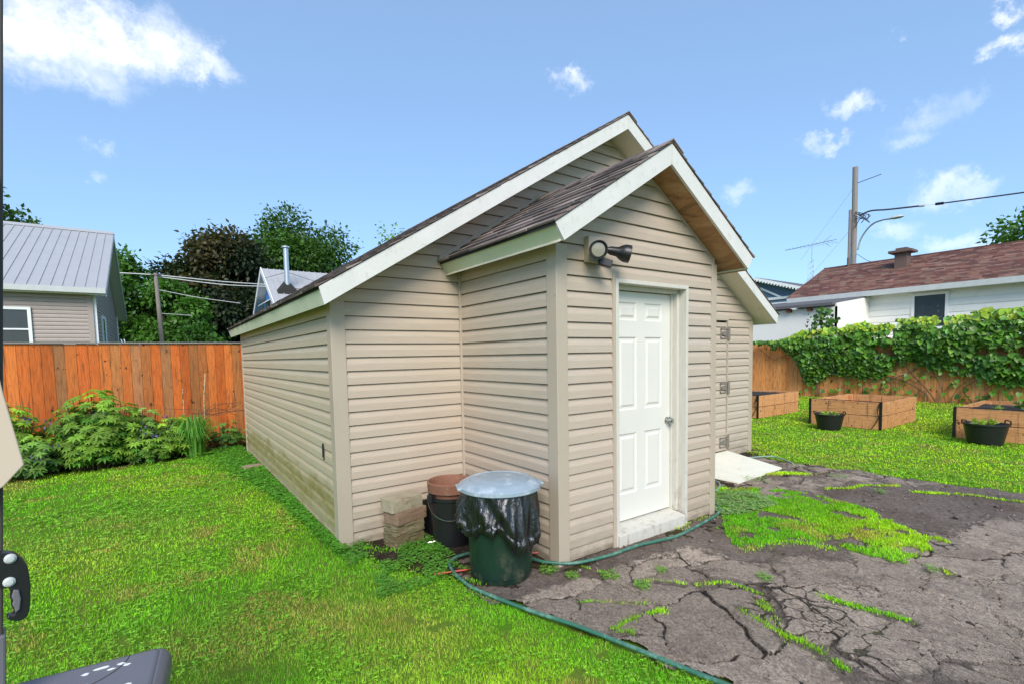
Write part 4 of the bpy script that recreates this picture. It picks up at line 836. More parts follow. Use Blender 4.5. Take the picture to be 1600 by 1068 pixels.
def tone(x, y):
    k = len(x); p = fbm(x, y, .8, 61)-.10*(x < 2); q = fbm(x, y, 2.7, 62); cl_ = (.86+.55*fbm(x, y, 11, 63))*(.86+.3*fbm(x, y, 3, 64))
    g1 = np.array([.165, .46, .022]); g2 = np.array([.38, .60, .03]); g3 = np.array([.50, .36, .12])
    f = np.clip((p-.32)*2.6, 0, 1)[:, None]; f = np.clip(f+.5*(x > 4.5)[:, None], 0, 1.4); C = g1*(1-f)+g2*f
    dry = np.clip((q-.60)*6, 0, .75)*(rng.random(k) < .75)
    yellow = np.exp(-((x+2.0)**2/.5+(y-.4)**2/.15))*.7+np.exp(-((x+1.35)**2/.12+(y+.15)**2/.2))*.6+np.exp(-((x+3.0)**2/.9+(y-3.0)**2/.5))*.4
    dry = np.clip(dry+yellow*(rng.random(k) < .8)*(.4+1.2*fbm(x, y, 7, 66)), 0, .9)[:, None]; C = C*(1-dry)+g3*dry
    thatch = rng.random(k) < .05; C[thatch] = (.34, .26, .12)
    return np.clip(C*rng.uniform(.6, 1.4, (k, 1))*cl_[:, None], 0, 1)
x, y, r = pts_polar(1100000, 23); ok = lawn_mask(x, y) & (x > -9) & (x < 15.95) & (fbm(x, y, 9, 71) > .20+.06*rng.random(len(x))); x, y, r = x[ok], y[ok], r[ok]
hm = .75+.7*fbm(x, y, 1.3, 72); V, F, C = blades(x, y, r, hm, .0032, tone(x, y)); V2 = None
parts = [(V, F, C)]
# driveway weeds: the large patch and the crack strips
k = 110000; x = rng.uniform(1.3, 3.6, k); y = rng.uniform(-1.8, .5, k); ok = inpoly(x+(fbm(x, y, 5, 73)-.5)*.35, y+(fbm(x, y, 5, 74)-.5)*.35, PATCH) & (fbm(x, y, 5.5, 75) > .36+.10*rng.random(k)); x, y = x[ok][:40000], y[ok][:40000]; r = np.hypot(x-CAMP[0], y-CAMP[1])
v_ = blades(x, y, r, 1.0, .0036, tone(x+1.0, y+5)*.9); v_[0][:, 2] += .016; parts.append(v_)
for pl, wd, dn in STRIPS:
    sp_ = spline([(a_, b_, 0) for a_, b_ in pl], 8) if len(pl) > 1 else pl; L_ = sum((b-a).length for a, b in zip(sp_, sp_[1:])); k = int(L_*1700*dn)+20; ii = rng.integers(0, len(sp_)-1, k); tt_ = rng.random(k); P = np.array([list(p) for p in sp_]); q = P[ii]*(1-tt_[:, None])+P[ii+1]*tt_[:, None]
    wloc = wd*.85*(.15+1.5*vnoise(q[:, 0], q[:, 1], 9, 5)**1.5); q[:, 0] += (vnoise(q[:, 0], q[:, 1], 5, 15)-.5)*.10; q[:, 1] += (vnoise(q[:, 0], q[:, 1], 5, 16)-.5)*.10; q = q[vnoise(q[:, 0], q[:, 1], 13, 6) > .22]; k = len(q); wloc = wloc[:k]; x = q[:, 0]+rng.normal(0, 1, k)*wloc*.5; y = q[:, 1]+rng.normal(0, 1, k)*wloc*.5; r = np.hypot(x-CAMP[0], y-CAMP[1]); v_ = blades(x, y, r, .85+.2*dn, .0036, tone(x+2, y)); v_[0][:, 2] += .016; parts.append(v_)
V, F, C = merge(parts); V[:, 2] += 0; tag(npmesh('grass', V, F, C, 'grass_blade'), 'bright green mown grass covering the lawn and driveway cracks', 'grass', kind='stuff')
# clover and broad-leaved ground cover
def low_leaves(x, y, sz, col, zlo=.008, zhi=.035):
    k = len(x); z = gz(x, y)*.4+rng.uniform(zlo, zhi, k); a = rng.uniform(0, 6.28, k); out = []
    for j in range(3):
        aa = a+j*2.09; A = np.stack([np.cos(aa), np.sin(aa), rng.uniform(-.1, .35, k)], 1); out.append(scatter(np.stack([x, y, z], 1), A, rng.normal(0, .22, (k, 3))+(0, 0, 1), sz, *LEAF, col*rng.uniform(.85, 1.15, (k, 1))))
    return merge(out)
x, y, r = pts_polar(90000, 12); ok = lawn_mask(x, y) & (fbm(x, y, 2.2, 81) > .47); x, y, r = x[ok], y[ok], r[ok]
parts = [low_leaves(x, y, rng.uniform(.008, .018, len(x))*np.clip(r/3.5, .9, 2), colvar(len(x), (.22, .50, .03), .45))]
k = 11000; y = 1.2+rng.random(k)**1.15*6.3; x = -1.25-np.abs(rng.normal(0, 1, k))*np.interp(y, [1.3, 3, 5.5, 7.6], [.03, .06, .2, .5]); ok = x > -3
x, y = x[ok], y[ok]; r = np.hypot(x-CAMP[0], y-CAMP[1]); parts.append(low_leaves(x, y, rng.uniform(.010, .022, len(x))*np.clip(r/4, .9, 1.7), colvar(len(x), (.11, .34, .03), .45), .01, .07))
k = 9000; x = rng.uniform(1.9, 3.4, k); y = rng.uniform(-.6, .5, k); ok = inpoly(x, y, [(1.95, -.15), (2.1, .2), (2.6, .38), (2.95, .1), (2.7, -.3), (2.2, -.25)]) & (fbm(x, y, 6, 3) > .3); x, y = x[ok], y[ok]; parts.append(low_leaves(x, y, rng.uniform(.012, .022, len(x)), colvar(len(x), (.25, .42, .14), .3), .02, .055))
k = 5200; x = rng.uniform(-1.3, -.55, k); y = rng.uniform(.3, 1.45, k); ok = (fbm(x, y, 4, 8) > .48) & (y < 1.36) & ~((abs(x+.745) < .16) & (y > 1.08)); x, y = x[ok], y[ok]; parts.append(low_leaves(x, y, rng.uniform(.010, .018, len(x)), colvar(len(x), (.11, .32, .04), .4), .01, .05))
for (cx, cy, rr_, n_) in ((.14, -.38, .07, 90), (-.15, -.05, .07, 90), (-.08, -.22, .05, 60), (.02, .1, .05, 40), (.5, -.55, .05, 40), (3.5, .35, .15, 100), (4.0, -.75, .06, 50), (.95, -1.05, .05, 50), (.2, -.62, .06, 70), (2.0, -1.7, .05, 40), (4.4, -.2, .1, 60)):
    a = rng.uniform(0, 6.28, n_); q = np.sqrt(rng.random(n_))*rr_; parts.append(low_leaves(cx+q*np.cos(a), cy+q*np.sin(a), rng.uniform(.008, .018, n_), colvar(n_, (.16, .38, .04), .3), .022, .055))
V, F, C = merge(parts); tag(npmesh('ground_cover', V, F, C, 'foliage'), 'low broad-leaved weeds and clover beside the shed walls and in the lawn', 'weeds', kind='stuff')
# loose stones on the driveway
k = 2600; x = rng.uniform(-.6, 5, k); y = rng.uniform(-3, 1.3, k); ok = inpoly(x, y, DRIVE) & ~inpoly(x, y, PATCH); gg = np.exp(-((y+.55*(x-3)+.85)/.6)**2)+.15+(y > -.45)*(x < 2.2)*.6; ok &= rng.random(k) < gg; x, y = x[ok], y[ok]; k = len(x)
OCT = (np.array([(1, 0, 0), (0, 1, 0), (-1, 0, 0), (0, -1, 0), (0, 0, .7), (0, 0, -.7)]), np.array([(0, 1, 4), (1, 2, 4), (2, 3, 4), (3, 0, 4), (1, 0, 5), (2, 1, 5), (3, 2, 5), (0, 3, 5)]))
sz = rng.gamma(2, .0028, k)+.002; V, F, C = scatter(np.stack([x, y, .016+sz*.3], 1), np.stack([rng.normal(0, 1, k), rng.normal(0, 1, k), np.zeros(k)], 1), np.tile((0, 0, 1.), (k, 1))+rng.normal(0, .2, (k, 3)), np.stack([sz*rng.uniform(.7, 1.4, k), sz, sz], 1), *OCT, colvar(k, (.16, .135, .12), .6, .05))
m, n = newmat('pebble'); finish(m, n, attr(n), .9); tag(npmesh('gravel', V, F, C, 'pebble'), 'loose stones and crumbs scattered over the cracked driveway', 'gravel', kind='stuff')

# ------------------------------------------------------------------ trees
def tree(label, x, y, z0, z1, rx, ry, n_, lsz, col, seed, open_=.35, cat='tree', group='trees beyond the fences', name='leafy_tree', col2=None, trunk_r=.22, lobes=26, z_trunk=0):
    g = np.random.default_rng(seed); t = thing(name, label, cat, (x, y, 0), 0, group); cz = (z0+z1)/2; hz = (z1-z0)/2
    # lobes: clumps of foliage spread through the crown
    d = unit(g.normal(0, 1, (lobes, 3))); rad = g.uniform(.35, .92, lobes)**.8; Lc = d*rad[:, None]*np.array([rx, ry, hz])+np.array([0, 0, cz]); Lr = g.uniform(.22, .42, lobes)*min(rx, hz)
    # limbs reach every lobe
    mb = MB(); fork = Vector((0, 0, z0+hz*.35)); mb.tube([(0, 0, z_trunk-.1), (g.normal(0, .1), g.normal(0, .1), z0*.6), fork], [trunk_r*1.2, trunk_r, trunk_r*.75], 8)
    for c in Lc:
        c = Vector(c); m_ = fork.lerp(c, .5)+Vector((0, 0, -.08*hz)); mb.tube([fork-Vector((0, 0, .3)), m_, c], [trunk_r*.45, trunk_r*.25, trunk_r*.07], 5)
    mb.build('trunk', 'bark', t, smooth=True)
    w_ = Lr**2; w_ /= w_.sum(); li = g.choice(lobes, n_, p=w_); dd = unit(g.normal(0, 1, (n_, 3))); rr = g.uniform(.25, 1.08, n_)**.55
    P = Lc[li]+dd*(rr*Lr[li])[:, None]*np.array([1.15, 1.15, .85])+g.normal(0, .06*rx, (n_, 3))*np.array([1, 1, .6])
    # twig clusters: snap leaves into sprays
    cl = g.normal(0, 1, (n_, 3))*lsz*.8; P += cl
    keep = np.sin(P[:, 0]*2.3/lsz*.18+seed)*np.sin(P[:, 2]*2.7/lsz*.18+1)*np.sin(P[:, 1]*2.1/lsz*.18+2) < (1-open_); P = P[keep]; dd = dd[keep]; li = li[keep]; k = len(P)
    A = unit(dd+g.normal(0, .6, (k, 3))+(0, 0, -.35)); Nn = dd*.5+g.normal(0, .5, (k, 3))+(0, 0, .8)
    lobe_c = np.clip(g.uniform(.72, 1.28, lobes), 0, 2)[li][:, None]; C = np.array(col)[None]*g.uniform(.7, 1.3, (k, 1))*lobe_c
    if col2 is not None:
        m_ = (g.random(lobes) < .4)[li] & (P[:, 2] > cz); C[m_] = np.array(col2)*g.uniform(.7, 1.3, (m_.sum(), 1))
    V, F, C = scatter(P, A, Nn, g.uniform(.7, 1.3, k)*lsz, *LEAF, np.clip(C, 0, 1)); npmesh('crown', V, F, C, 'foliage', t)
    return t
tree('dark maple with bronze-tinged top beyond the orange fence', .9, 35, 1.2, 10.9, 3.25, 3, 34000, .30, (.026, .045, .018), 1, .25, col2=(.075, .065, .022), lobes=34)
tree('bright green maple behind the blue house with the steel chimney', 7.0, 38, 2.6, 12.5, 4.4, 3.4, 34000, .28, (.06, .145, .018), 2, .3, lobes=30)
tree('slender light green tree between the grey-roofed house and the wooden pole', -3.7, 32, .8, 9.0, 1.2, 1.4, 9000, .26, (.06, .15, .022), 3, .45, lobes=22)
tree('low bushy tree behind the leaning wooden pole', -1.9, 30, .5, 6.4, 1.7, 1.5, 11000, .24, (.07, .18, .02), 4, .3, lobes=18)
tree('pale green tree peeping between the pole and the dark maple', -1.7, 36, 2, 8.9, 1.3, 1.3, 4200, .26, (.10, .22, .03), 5, .4, lobes=16)
tree('treetop showing over the left end of the grey metal roof', -9.4, 34, 4.5, 10.9, 2.2, 2, 5000, .26, (.07, .15, .02), 6, .4, lobes=18)
tree('low hedge-like tree right of the wooden pole behind the fence', -.9, 26, .3, 3.4, 1.2, 1.2, 3000, .2, (.05, .14, .015), 16, .3, lobes=16)
tree('wispy treetop just above the shed roof slope', 15.0, 36, 5, 13.2, 2.3, 2, 2600, .26, (.15, .26, .06), 7, .55, lobes=20)
tree('leafy tree behind the brown-roofed house at the right edge', 39.5, 1.0, 1, 9.9, 4.2, 4.6, 20000, .30, (.06, .15, .015), 8, .3, lobes=26)

# ------------------------------------------------------------------ the house with the metal roof
hL = thing('grey_roofed_house', 'taupe-sided house with a pale ribbed metal roof beyond the orange fence', 'house', (-5, 15, 0))
HC, HE = (.36, .30, .265), 3.46
def hp(mb, nm, mat, t=(-5, 15, 0), parent=None, **kw):
    o = mb.build(nm, mat, parent or hL, **kw)
    if parent is None or parent is hL: o.location = tuple(-c for c in t)
    return o
yA, yR, yE = 14.70, 19.8, 24.9; zR = 6.15; xG = -3.52; sl_ = (zR-3.60)/(yR-yA)
wX = -3.87
mb = MB()
for za, zb, iv in ((0, 2.0, [(0, 16+wX)]), (2.0, 3.08, [(0, 9.75), (10.85, 16+wX)]), (3.08, 3.66, [(0, 16+wX)])): siding(mb, (-16, 15.0, 0), (1, 0, 0), (0, -1, 0), lambda z, iv=iv: iv, za, zb, e=.105)
hp(mb, 'wall', 'house_siding')
gi = lambda z: [(max(0, (z-3.66)/sl_), min(9.6, 9.6-(z-3.66)/sl_))] if z > 3.66 else [(0, 9.6)]
hp(siding(MB(), (wX, 15.0, 0), (0, 1, 0), (1, 0, 0), gi, 0, 5.95, e=.105), 'wall', 'house_siding')
hp(MB().box((-15.9, 15.1, 0), (wX-.1, 24.5, 3.6)), 'dark_backing', 'dark_gap')  # added near-black box behind the siding, keeps gaps dark
hp(MB().box((wX-.09, 14.975, 0), (wX+.03, 15.07, 3.62)), 'corner_trim', 'house_siding'); hp(MB().box((wX+.03, 15.03, 0), (wX+.10, 15.12, 3.6)), 'downspout', 'white_paint'); hp(MB().box((wX, 24.5, 0), (wX+.05, 24.62, 3.6)), 'corner_trim', 'white_paint')
for sgn, (ya, yb) in ((1, (yA, yR)), (-1, (yE, yR))):
    mb = MB(); mb.prism([(-16.5, ya, 3.60), (-16.5, yb, zR), (-16.5, yb, zR+.04), (-16.5, ya, 3.64)], (16.5+xG, 0, 0)); x = -16.4
    while x < xG: mb.prism([(x, ya, 3.641), (x, yb, zR+.041), (x, yb, zR+.062), (x, ya, 3.662)], (.022, 0, 0)); x += .23
    hp(mb, 'roof', 'metal_roof')
hp(MB().prism([(-16.5, yR-.16, zR-.02), (-16.5, yR, zR+.10), (-16.5, yR+.16, zR-.02)], (16.5+xG+.02, 0, 0)), 'ridge_cap', 'metal_roof')
hp(MB().box((-16.5, yA-.09, 3.49), (xG, yA+.005, 3.62)), 'gutter', 'gutter_grey'); hp(MB().box((-16.5, yA+.01, 3.47), (xG, 15.0, 3.50)), 'soffit', 'white_paint')
for ya in (yA, yE):
    hp(MB().prism([(xG-.02, ya, 3.42), (xG-.02, yR, zR-.18), (xG-.02, yR, zR+.03), (xG-.02, ya, 3.63)], (.03, 0, 0)), 'rake_trim', 'gutter_grey')
    hp(MB().prism([(wX+.02, ya, 3.44), (wX+.02, yR, zR-.16), (wX+.02, yR, zR-.13), (wX+.02, ya, 3.47)], (xG-wX-.045, 0, 0)), 'soffit', 'gutter_grey')
wn = hp(MB().box((-6.30, 14.93, 3.02), (-5.10, 15.02, 3.09)).box((-6.30, 14.93, 2.0), (-6.23, 15.02, 3.02)).box((-5.17, 14.93, 2.0), (-5.10, 15.02, 3.02)).box((-6.23, 14.95, 2.50), (-5.17, 15.02, 2.54)), 'window', 'white_paint')
MB().box((-6.23, 14.99, 2.0), (-5.17, 15.03, 2.50)).box((-6.23, 14.975, 2.54), (-5.17, 15.03, 3.02)).build('pane', 'glass_dark', wn)
w2 = hp(MB().box((wX+.015, 17.3, 1.6), (wX+.06, 18.5, 3.1)), 'window', 'white_paint'); MB().box((wX+.05, 17.42, 1.7), (wX+.068, 17.85, 3.0)).build('pane', 'glass_dark', w2)
# blue house with steel chimney
bh = thing('blue_gabled_house', 'blue house with a metal gable roof and a tall steel chimney pipe', 'house', (6, 26, 0)); T = (6, 26, 0)
s3 = .68; mb = MB()
for sgn in (-1, 1):
    y_e = 26+sgn*4.6; z_e = 6.40-4.6*s3; mb = MB().prism([(2.2, 26, 6.40), (2.2, y_e, z_e), (2.2, y_e, z_e-.05), (2.2, 26, 6.35)], (10, 0, 0)); x = 2.2
    while x < 12.1: mb.prism([(x, 26, 6.401), (x, y_e, z_e+.001), (x, y_e, z_e+.04), (x, 26, 6.44)], (.03, 0, 0)); x += .3
    hp(mb, 'roof', 'metal_roof', T, bh).location = (-6, -26, 0)
    hp(MB().prism([(2.16, 26, 6.46), (2.16, y_e, z_e+.05), (2.16, y_e, z_e-.22), (2.16, 26, 6.17)], (.04, 0, 0)), 'rake_trim', 'white_paint', T, bh).location = (-6, -26, 0)
    hp(MB().prism([(2.2, 26, 6.22), (2.2, y_e, z_e-.13), (2.2, y_e, z_e-.16), (2.2, 26, 6.19)], (.5, 0, 0)), 'soffit', 'gutter_grey', T, bh).location = (-6, -26, 0)
hp(MB().prism([(2.6, 26, 6.3), (2.6, 21.8, 3.4), (2.6, 21.8, 0), (2.6, 30.2, 0), (2.6, 30.2, 3.4)], (9, 0, 0)), 'wall', 'blue_paint', T, bh).location = (-6, -26, 0)
wv = hp(MB().box((2.55, 25.9, 3.95), (2.62, 27.3, 4.75)).prism([(2.6, 25.7, 4.85), (2.2, 25.7, 4.6), (2.2, 25.7, 4.56), (2.6, 25.7, 4.8)], (0, 1.8, 0)), 'window', 'white_paint', T, bh); wv.location = (-6, -26, 0)
MB().box((2.53, 26.0, 4.02), (2.56, 26.5, 4.68)).build('pane', 'glass_dark', wv)
ch = hp(MB().tube([(3.07, 24.1, 4.6), (3.07, 24.1, 7.15)], .125, 16).tube([(3.07, 24.1, 7.15), (3.07, 24.1, 7.2)], .08, 12).tube([(3.07, 24.1, 7.2), (3.07, 24.1, 7.27)], .19, 16), 'chimney_pipe', 'galvanised', T, bh, smooth=True, sharp=40); ch.location = (-6, -26, 0)
hp(MB().tube([(3.07, 24.1, 6.0), (2.2, 24.9, 5.75)], .012, 5).tube([(3.07, 24.1, 6.0), (4.6, 24.9, 5.75)], .012, 5).tube([(3.07, 24.1, 5.2), (5.1, 24.0, 5.15)], .015, 5), 'guy_wire', 'cable', T, bh).location = (-6, -26, 0)
hp(MB().prism([(2.5, 23.7, 4.85), (3.6, 23.7, 4.85), (3.07, 24.1, 5.55)], (0, .25, .15)), 'roof_flashing', 'dark_gap', T, bh).location = (-6, -26, 0)

# ------------------------------------------------------------------ the white house at the right
wh = thing('brown_roofed_house', 'white-sided house with a reddish brown shingle roof behind the vine fence', 'house', (20, 0, 0)); T = (20, 0, 0)
def wp(mb, nm, mat, parent=None, **kw):
    o = mb.build(nm, mat, parent or wh, **kw)
    if parent is None: o.location = (-20, 0, 0)
    return o
HX = 20.5; ev, rd = 3.80, 5.39; xe, xr_ = 20.05, 23.7; sr = (rd-ev)/(xr_-xe)
wy = lambda z: [(-7.5, -2.76), (-3.49+.0, 8.0)] 
def wint(z): return [(-7.5, 12)] if (z > 3.56 or z < 2.3) else [(-7.5, -3.51), (-2.64, 12)]
mb = MB()
for za, zb, iv in ((0, 2.3, [(-7.5, 12)]), (2.3, 3.5, [(-7.5, -3.51), (-2.64, 12)]), (3.5, 3.7, [(-7.5, 12)])): siding(mb, (HX, 0, 0), (0, -1, 0), (-1, 0, 0), lambda z, iv=iv: iv, za, zb, e=.235, dep=.022)
wp(mb, 'wall', 'white_siding')
wp(MB().prism([(20.5, 7.55, 0), (26.9, 7.55, 0), (26.9, 7.55, 3.9), (23.7, 7.55, 5.3), (20.5, 7.55, 3.9)], (0, -.1, 0)), 'wall', 'white_siding')
wp(MB().box((20.6, -12, 0), (26.8, 7.4, 3.5)), 'dark_backing', 'dark_gap')  # near-black filler added inside the house to darken gaps
RC = [(.17, .075, .06), (.22, .105, .08), (.13, .06, .052), (.19, .12, .09), (.13, .066, .058), (.23, .14, .11)]
for sgn, xo in ((1, xe), (-1, 2*xr_-xe)):
    h_ = math.hypot(xr_-xe, rd-ev); U = Vector((sgn*(xr_-xe)/h_, 0, (rd-ev)/h_))
    mb = MB().prism([(xo, -12, ev-.05), (xr_, -12, rd-.05), (xr_, -12, rd), (xo, -12, ev)], (0, 19.85, 0), (.1, .05, .04)); 
    if sgn > 0: shingles(mb, (xo-.02, -12.02, ev), (0, 1, 0), U, 19.9, h_, exp=.15, tab=.32, th=.008, cols=RC, seed=5)
    wp(mb, 'roof', 'shingle')
wp(MB().box((xr_-.09, -12, rd-.01), (xr_+.09, 7.85, rd+.035), (.16, .08, .065)), 'ridge_cap', 'shingle')
wp(MB().box((19.97, -12, 3.60), (20.07, 7.80, 3.795)).box((20.07, -12, 3.60), (20.5, 7.8, 3.63)), 'gutter', 'gutter_grey')
ww_ = wp(MB().box((20.44, 2.55, 2.30), (20.52, 2.64, 3.56)).box((20.44, 3.51, 2.30), (20.52, 3.60, 3.56)).box((20.44, 2.64, 3.47), (20.52, 3.51, 3.56)).box((20.42, 2.52, 2.26), (20.52, 3.63, 2.34)), 'window', 'white_paint'); MB().box((20.475, 2.64, 2.34), (20.5, 3.51, 3.47)).build('pane', 'screen_dark', ww_)
wp(MB().box((22.30, 4.30, 4.6), (22.75, 4.72, 5.42)).box((22.15, 4.12, 5.42), (22.9, 4.90, 5.52)).box((22.32, 4.32, 5.52), (22.73, 4.70, 5.62)), 'chimney', 'chimney_brown', bevel=.01)
wp(MB().tube([(23.55, 6.82, 5.2), (23.55, 6.82, 5.72)], .055, 10), 'vent_pipe', 'chimney_brown')
wp(MB().tube([(22.0, 7.4, 4.5), (22.0, 7.4, 4.85)], .04, 8), 'vent_pipe', 'chimney_brown')
# lean-to in front of its far end
LX = 17.55; mb = MB().box((LX, 4.93, 0), (LX+.06, 14, 3.12)); wp(mb, 'lean_to_wall', 'white_siding')
wp(MB().prism([(LX, 4.93, 0), (HX, 4.93, 0), (HX, 4.93, 3.60), (LX, 4.93, 3.24)], (0, .06, 0)), 'lean_to_wall', 'white_siding')
wp(MB().prism([(LX-.25, 4.97, 3.16), (HX, 4.97, 3.62), (HX, 4.97, 3.68), (LX-.25, 4.97, 3.26)], (0, 9, 0)), 'lean_to_roof', 'flat_roof_grey')
for y in (5.72, 6.45, 7.5, 8.6): wp(MB().box((LX-.17, y, 3.02), (LX, y+.14, 3.15)), 'rafter_tail', 'brown_wood')

# far blue house with white bargeboards
fh = thing('bargeboard_house', 'distant slate-blue house with white fretted gable boards', 'house', (41, 19, 0))
def fhp(mb, nm, mat, **kw): o = mb.build(nm, mat, fh, **kw); o.location = (-41, -19, 0); return o
fhp(MB().prism([(39.6, 19.3, 7.4), (39.6, 14.5, 5.8), (39.6, 14.5, 0), (39.6, 24.1, 0), (39.6, 24.1, 5.8)], (8, 0, 0)), 'wall', 'slate_blue')
for sgn in (-1, 1):
    fhp(MB().prism([(39, 19.3, 7.72), (39, 19.3+sgn*5.4, 5.95), (39, 19.3+sgn*5.4, 5.85), (39, 19.3, 7.6)], (9, 0, 0)), 'roof', 'flat_roof_grey')
    fhp(MB().prism([(38.95, 19.3, 7.70), (38.95, 19.3+sgn*5.4, 5.93), (38.95, 19.3+sgn*5.4, 5.72), (38.95, 19.3, 7.48)], (.06, 0, 0)), 'bargeboard', 'white_paint')
    mb = MB()
    for k in range(22): t = (k+.5)/22; mb.box((38.93, 19.3+sgn*5.3*t-.06, 7.38-1.75*t), (38.97, 19.3+sgn*5.3*t+.06, 7.54-1.75*t))
    fhp(mb, 'fretwork', 'white_paint')
fhp(MB().box((39.5, 15.0, 5.75), (39.58, 23.6, 5.95)).prism([(39.5, 19.1, 6.9), (39.5, 19.3, 7.0), (39.5, 21.2, 5.95), (39.5, 20.9, 5.95)], (.05, 0, 0)).prism([(39.5, 19.5, 6.9), (39.5, 19.3, 7.0), (39.5, 17.4, 5.95), (39.5, 17.7, 5.95)], (.05, 0, 0)), 'gable_trim', 'white_paint')
fw = fhp(MB().box((39.48, 16.3, 4.3), (39.6, 18.4, 5.5)), 'window', 'white_paint'); MB().box((39.44, 16.7, 4.5), (39.49, 18.0, 5.3)).build('pane', 'glass_dark', fw)

# ------------------------------------------------------------------ poles, wires, antenna
up = thing('utility_pole', 'tall bare wooden utility pole carrying a street lamp behind the brown roof', 'utility pole', (30, 8.95, 0))
MB().tube([(0, 0, 0), (0, 0, 9), (0, .02, 11.7)], [.16, .14, .14], 10).build('pole', 'pole_wood', up, smooth=True)
MB().tube([(-.08, .21, 0), (-.06, .20, 9.4)], .07, 8).build('conduit', 'pole_wood', up, smooth=True)
la = MB().tube(spline([(0, -.2, 7.1), (0, -.32, 7.65), (0, -.62, 8.15), (0, -.95, 8.42), (0, -1.35, 8.5), (0, -1.7, 8.48)]), .045, 8).build('lamp_arm', 'galvanised', up, smooth=True); MB().lathe([(.001, -.03), (.10, -.05), (.17, 0), (.12, .09), (.001, .12)], 16, fr=lambda a_, z: 1+.9*abs(math.sin(a_))**2).build('lamp_housing', 'gutter_grey', la, smooth=True).location = (0, -1.95, 8.48)
mb = MB(); rr = random.Random(2)
for k in range(6): mb.tube(spline([(-.2, -.1, 8.8+rr.uniform(-.5, .4)), (-.25, -.35-rr.random()*.5, 8.9+rr.uniform(-.5, .3)), (-.2, -.2-rr.random()*.9, 8.8+rr.uniform(-.3, .4))], 5), .022, 5)
mb.build('cable_bundle', 'cable', up)
mb = MB(); mb.tube([(0, -.1, 10.8), (0, -1.2, 10.95)], .02, 5); mb.build('bracket', 'cable', up)
def wire(label, pts, r, mat='cable', grp=None): return tag(MB().tube(spline(pts, 6), r, 6).build('overhead_wire', mat), label, 'wire', grp)
mbw = MB().tube(spline([(29.9, 8.7, 8.95), (30, 8.2, 9.12), (30, 7.4, 9.0), (30, 6.05, 8.84)], 8), .045, 6)
w0 = mbw.build('overhead_wire', 'cable'); tag(w0, 'short thick overhead cable running right from the tall utility pole', 'wire')
MB().tube([(30, 6.06, 8.84), (30, 5.85, 8.82)], .065, 6).build('splice_sleeve', 'gutter_grey', w0)
ww1 = MB().tube(spline([(30, 5.1, 8.74), (30, 2.3, 8.49), (30, -1, 8.25), (30, -5, 8.05)], 8), .035, 6).build('overhead_wire', 'cable'); tag(ww1, 'dark overhead cable entering from the right edge above the brown roof', 'wire')
MB().tube([(30, 5.42, 8.77), (30, 5.1, 8.74)], .07, 6).build('splice_sleeve', 'black_plastic', ww1)
tag(MB().tube([(30, 5.86, 8.82), (30, 5.41, 8.77)], .008, 4).build('overhead_wire', 'cable_white'), 'hair-thin wire bridging the gap between the two thick cables', 'wire')
wire('thin service wire slung low from the tall pole towards the chimney', [(30, 8.8, 6.9), (28, 7.4, 6.05), (25, 5.5, 5.6), (22.8, 4.6, 5.55)], .012)
wire('thin guy wire slanting down left from the tall pole top', [(30, 9.1, 10.5), (31, 12.2, 7.2)], .008, 'cable_white'); wire('thin guy wire slanting down left from the pole middle', [(30, 9.15, 8.3), (31, 12.6, 5.0)], .008, 'cable_white')
an = thing('antenna_tower', 'thin lattice tower with a television aerial beyond the brown roof', 'antenna', (45, 17.55, 0))
mb = MB(); 
for a_ in (0, 2.09, 4.19):
    c, s_ = math.cos(a_)*.28, math.sin(a_)*.28; mb.tube([(c, s_, 0), (c, s_, 9.2)], .03, 4)
z = 0
while z < 9.2:
    for j in range(3):
        a_, b_ = 2.09*j, 2.09*(j+1); mb.tube([(.28*math.cos(a_), .28*math.sin(a_), z), (.28*math.cos(b_), .28*math.sin(b_), z+.4)], .014, 3)
    z += .45
mb.build('mast', 'galvanised', an)
mb = MB().tube([(0, 0, 9.2), (0, 0, 10.75)], .03, 5).tube([(-.1, 2.2, 10.65), (0, 0, 10.75), (.1, -1.9, 10.85)], .025, 5)
for k in range(12): y = 2.1-k*.34; l_ = .35+.06*k; mb.tube([(-l_, y, 10.7), (l_, y, 10.7)], .014, 4)
mb.tube([(0, -.9, 10.8), (0, -1.5, 11.25)], .016, 4).tube([(0, -.9, 10.75), (0, -1.5, 10.3)], .016, 4); mb.build('aerial', 'galvanised', an)
lpz = thing('wooden_pole', 'slightly leaning grey wooden utility pole in front of the trees at left', 'utility pole', (-2.36, 24, 0)); MB().tube([(.12, 0, 0), (0, 0, 5.5)], [.10, .075], 8).build('pole', 'pole_wood', lpz, smooth=True); MB().tube([(-.2, -.05, 5.4), (.2, -.05, 5.4)], .03, 6).build('bracket', 'cable', lpz)
wire('pair-topping white wire running right from the leaning wooden pole', [(-4.6, 24, 5.40), (-2.36, 24, 5.42), (.2, 24.2, 5.34), (2.2, 24.6, 5.38)], .022, 'cable_white')
wire('second white wire just below the upper one from the leaning pole', [(-2.36, 24, 5.36), (.2, 24.2, 5.20), (2.2, 24.6, 5.28)], .022, 'cable_white')
wire('lower thin wire sagging right across the dark maple', [(-2.4, 24, 4.80), (-.8, 24, 4.52), (.9, 24, 4.33)], .014, 'cable_white'); wire('lowest short wire right of the leaning pole', [(-2.3, 24, 3.75), (-1.1, 24, 3.69)], .012, 'cable_white')

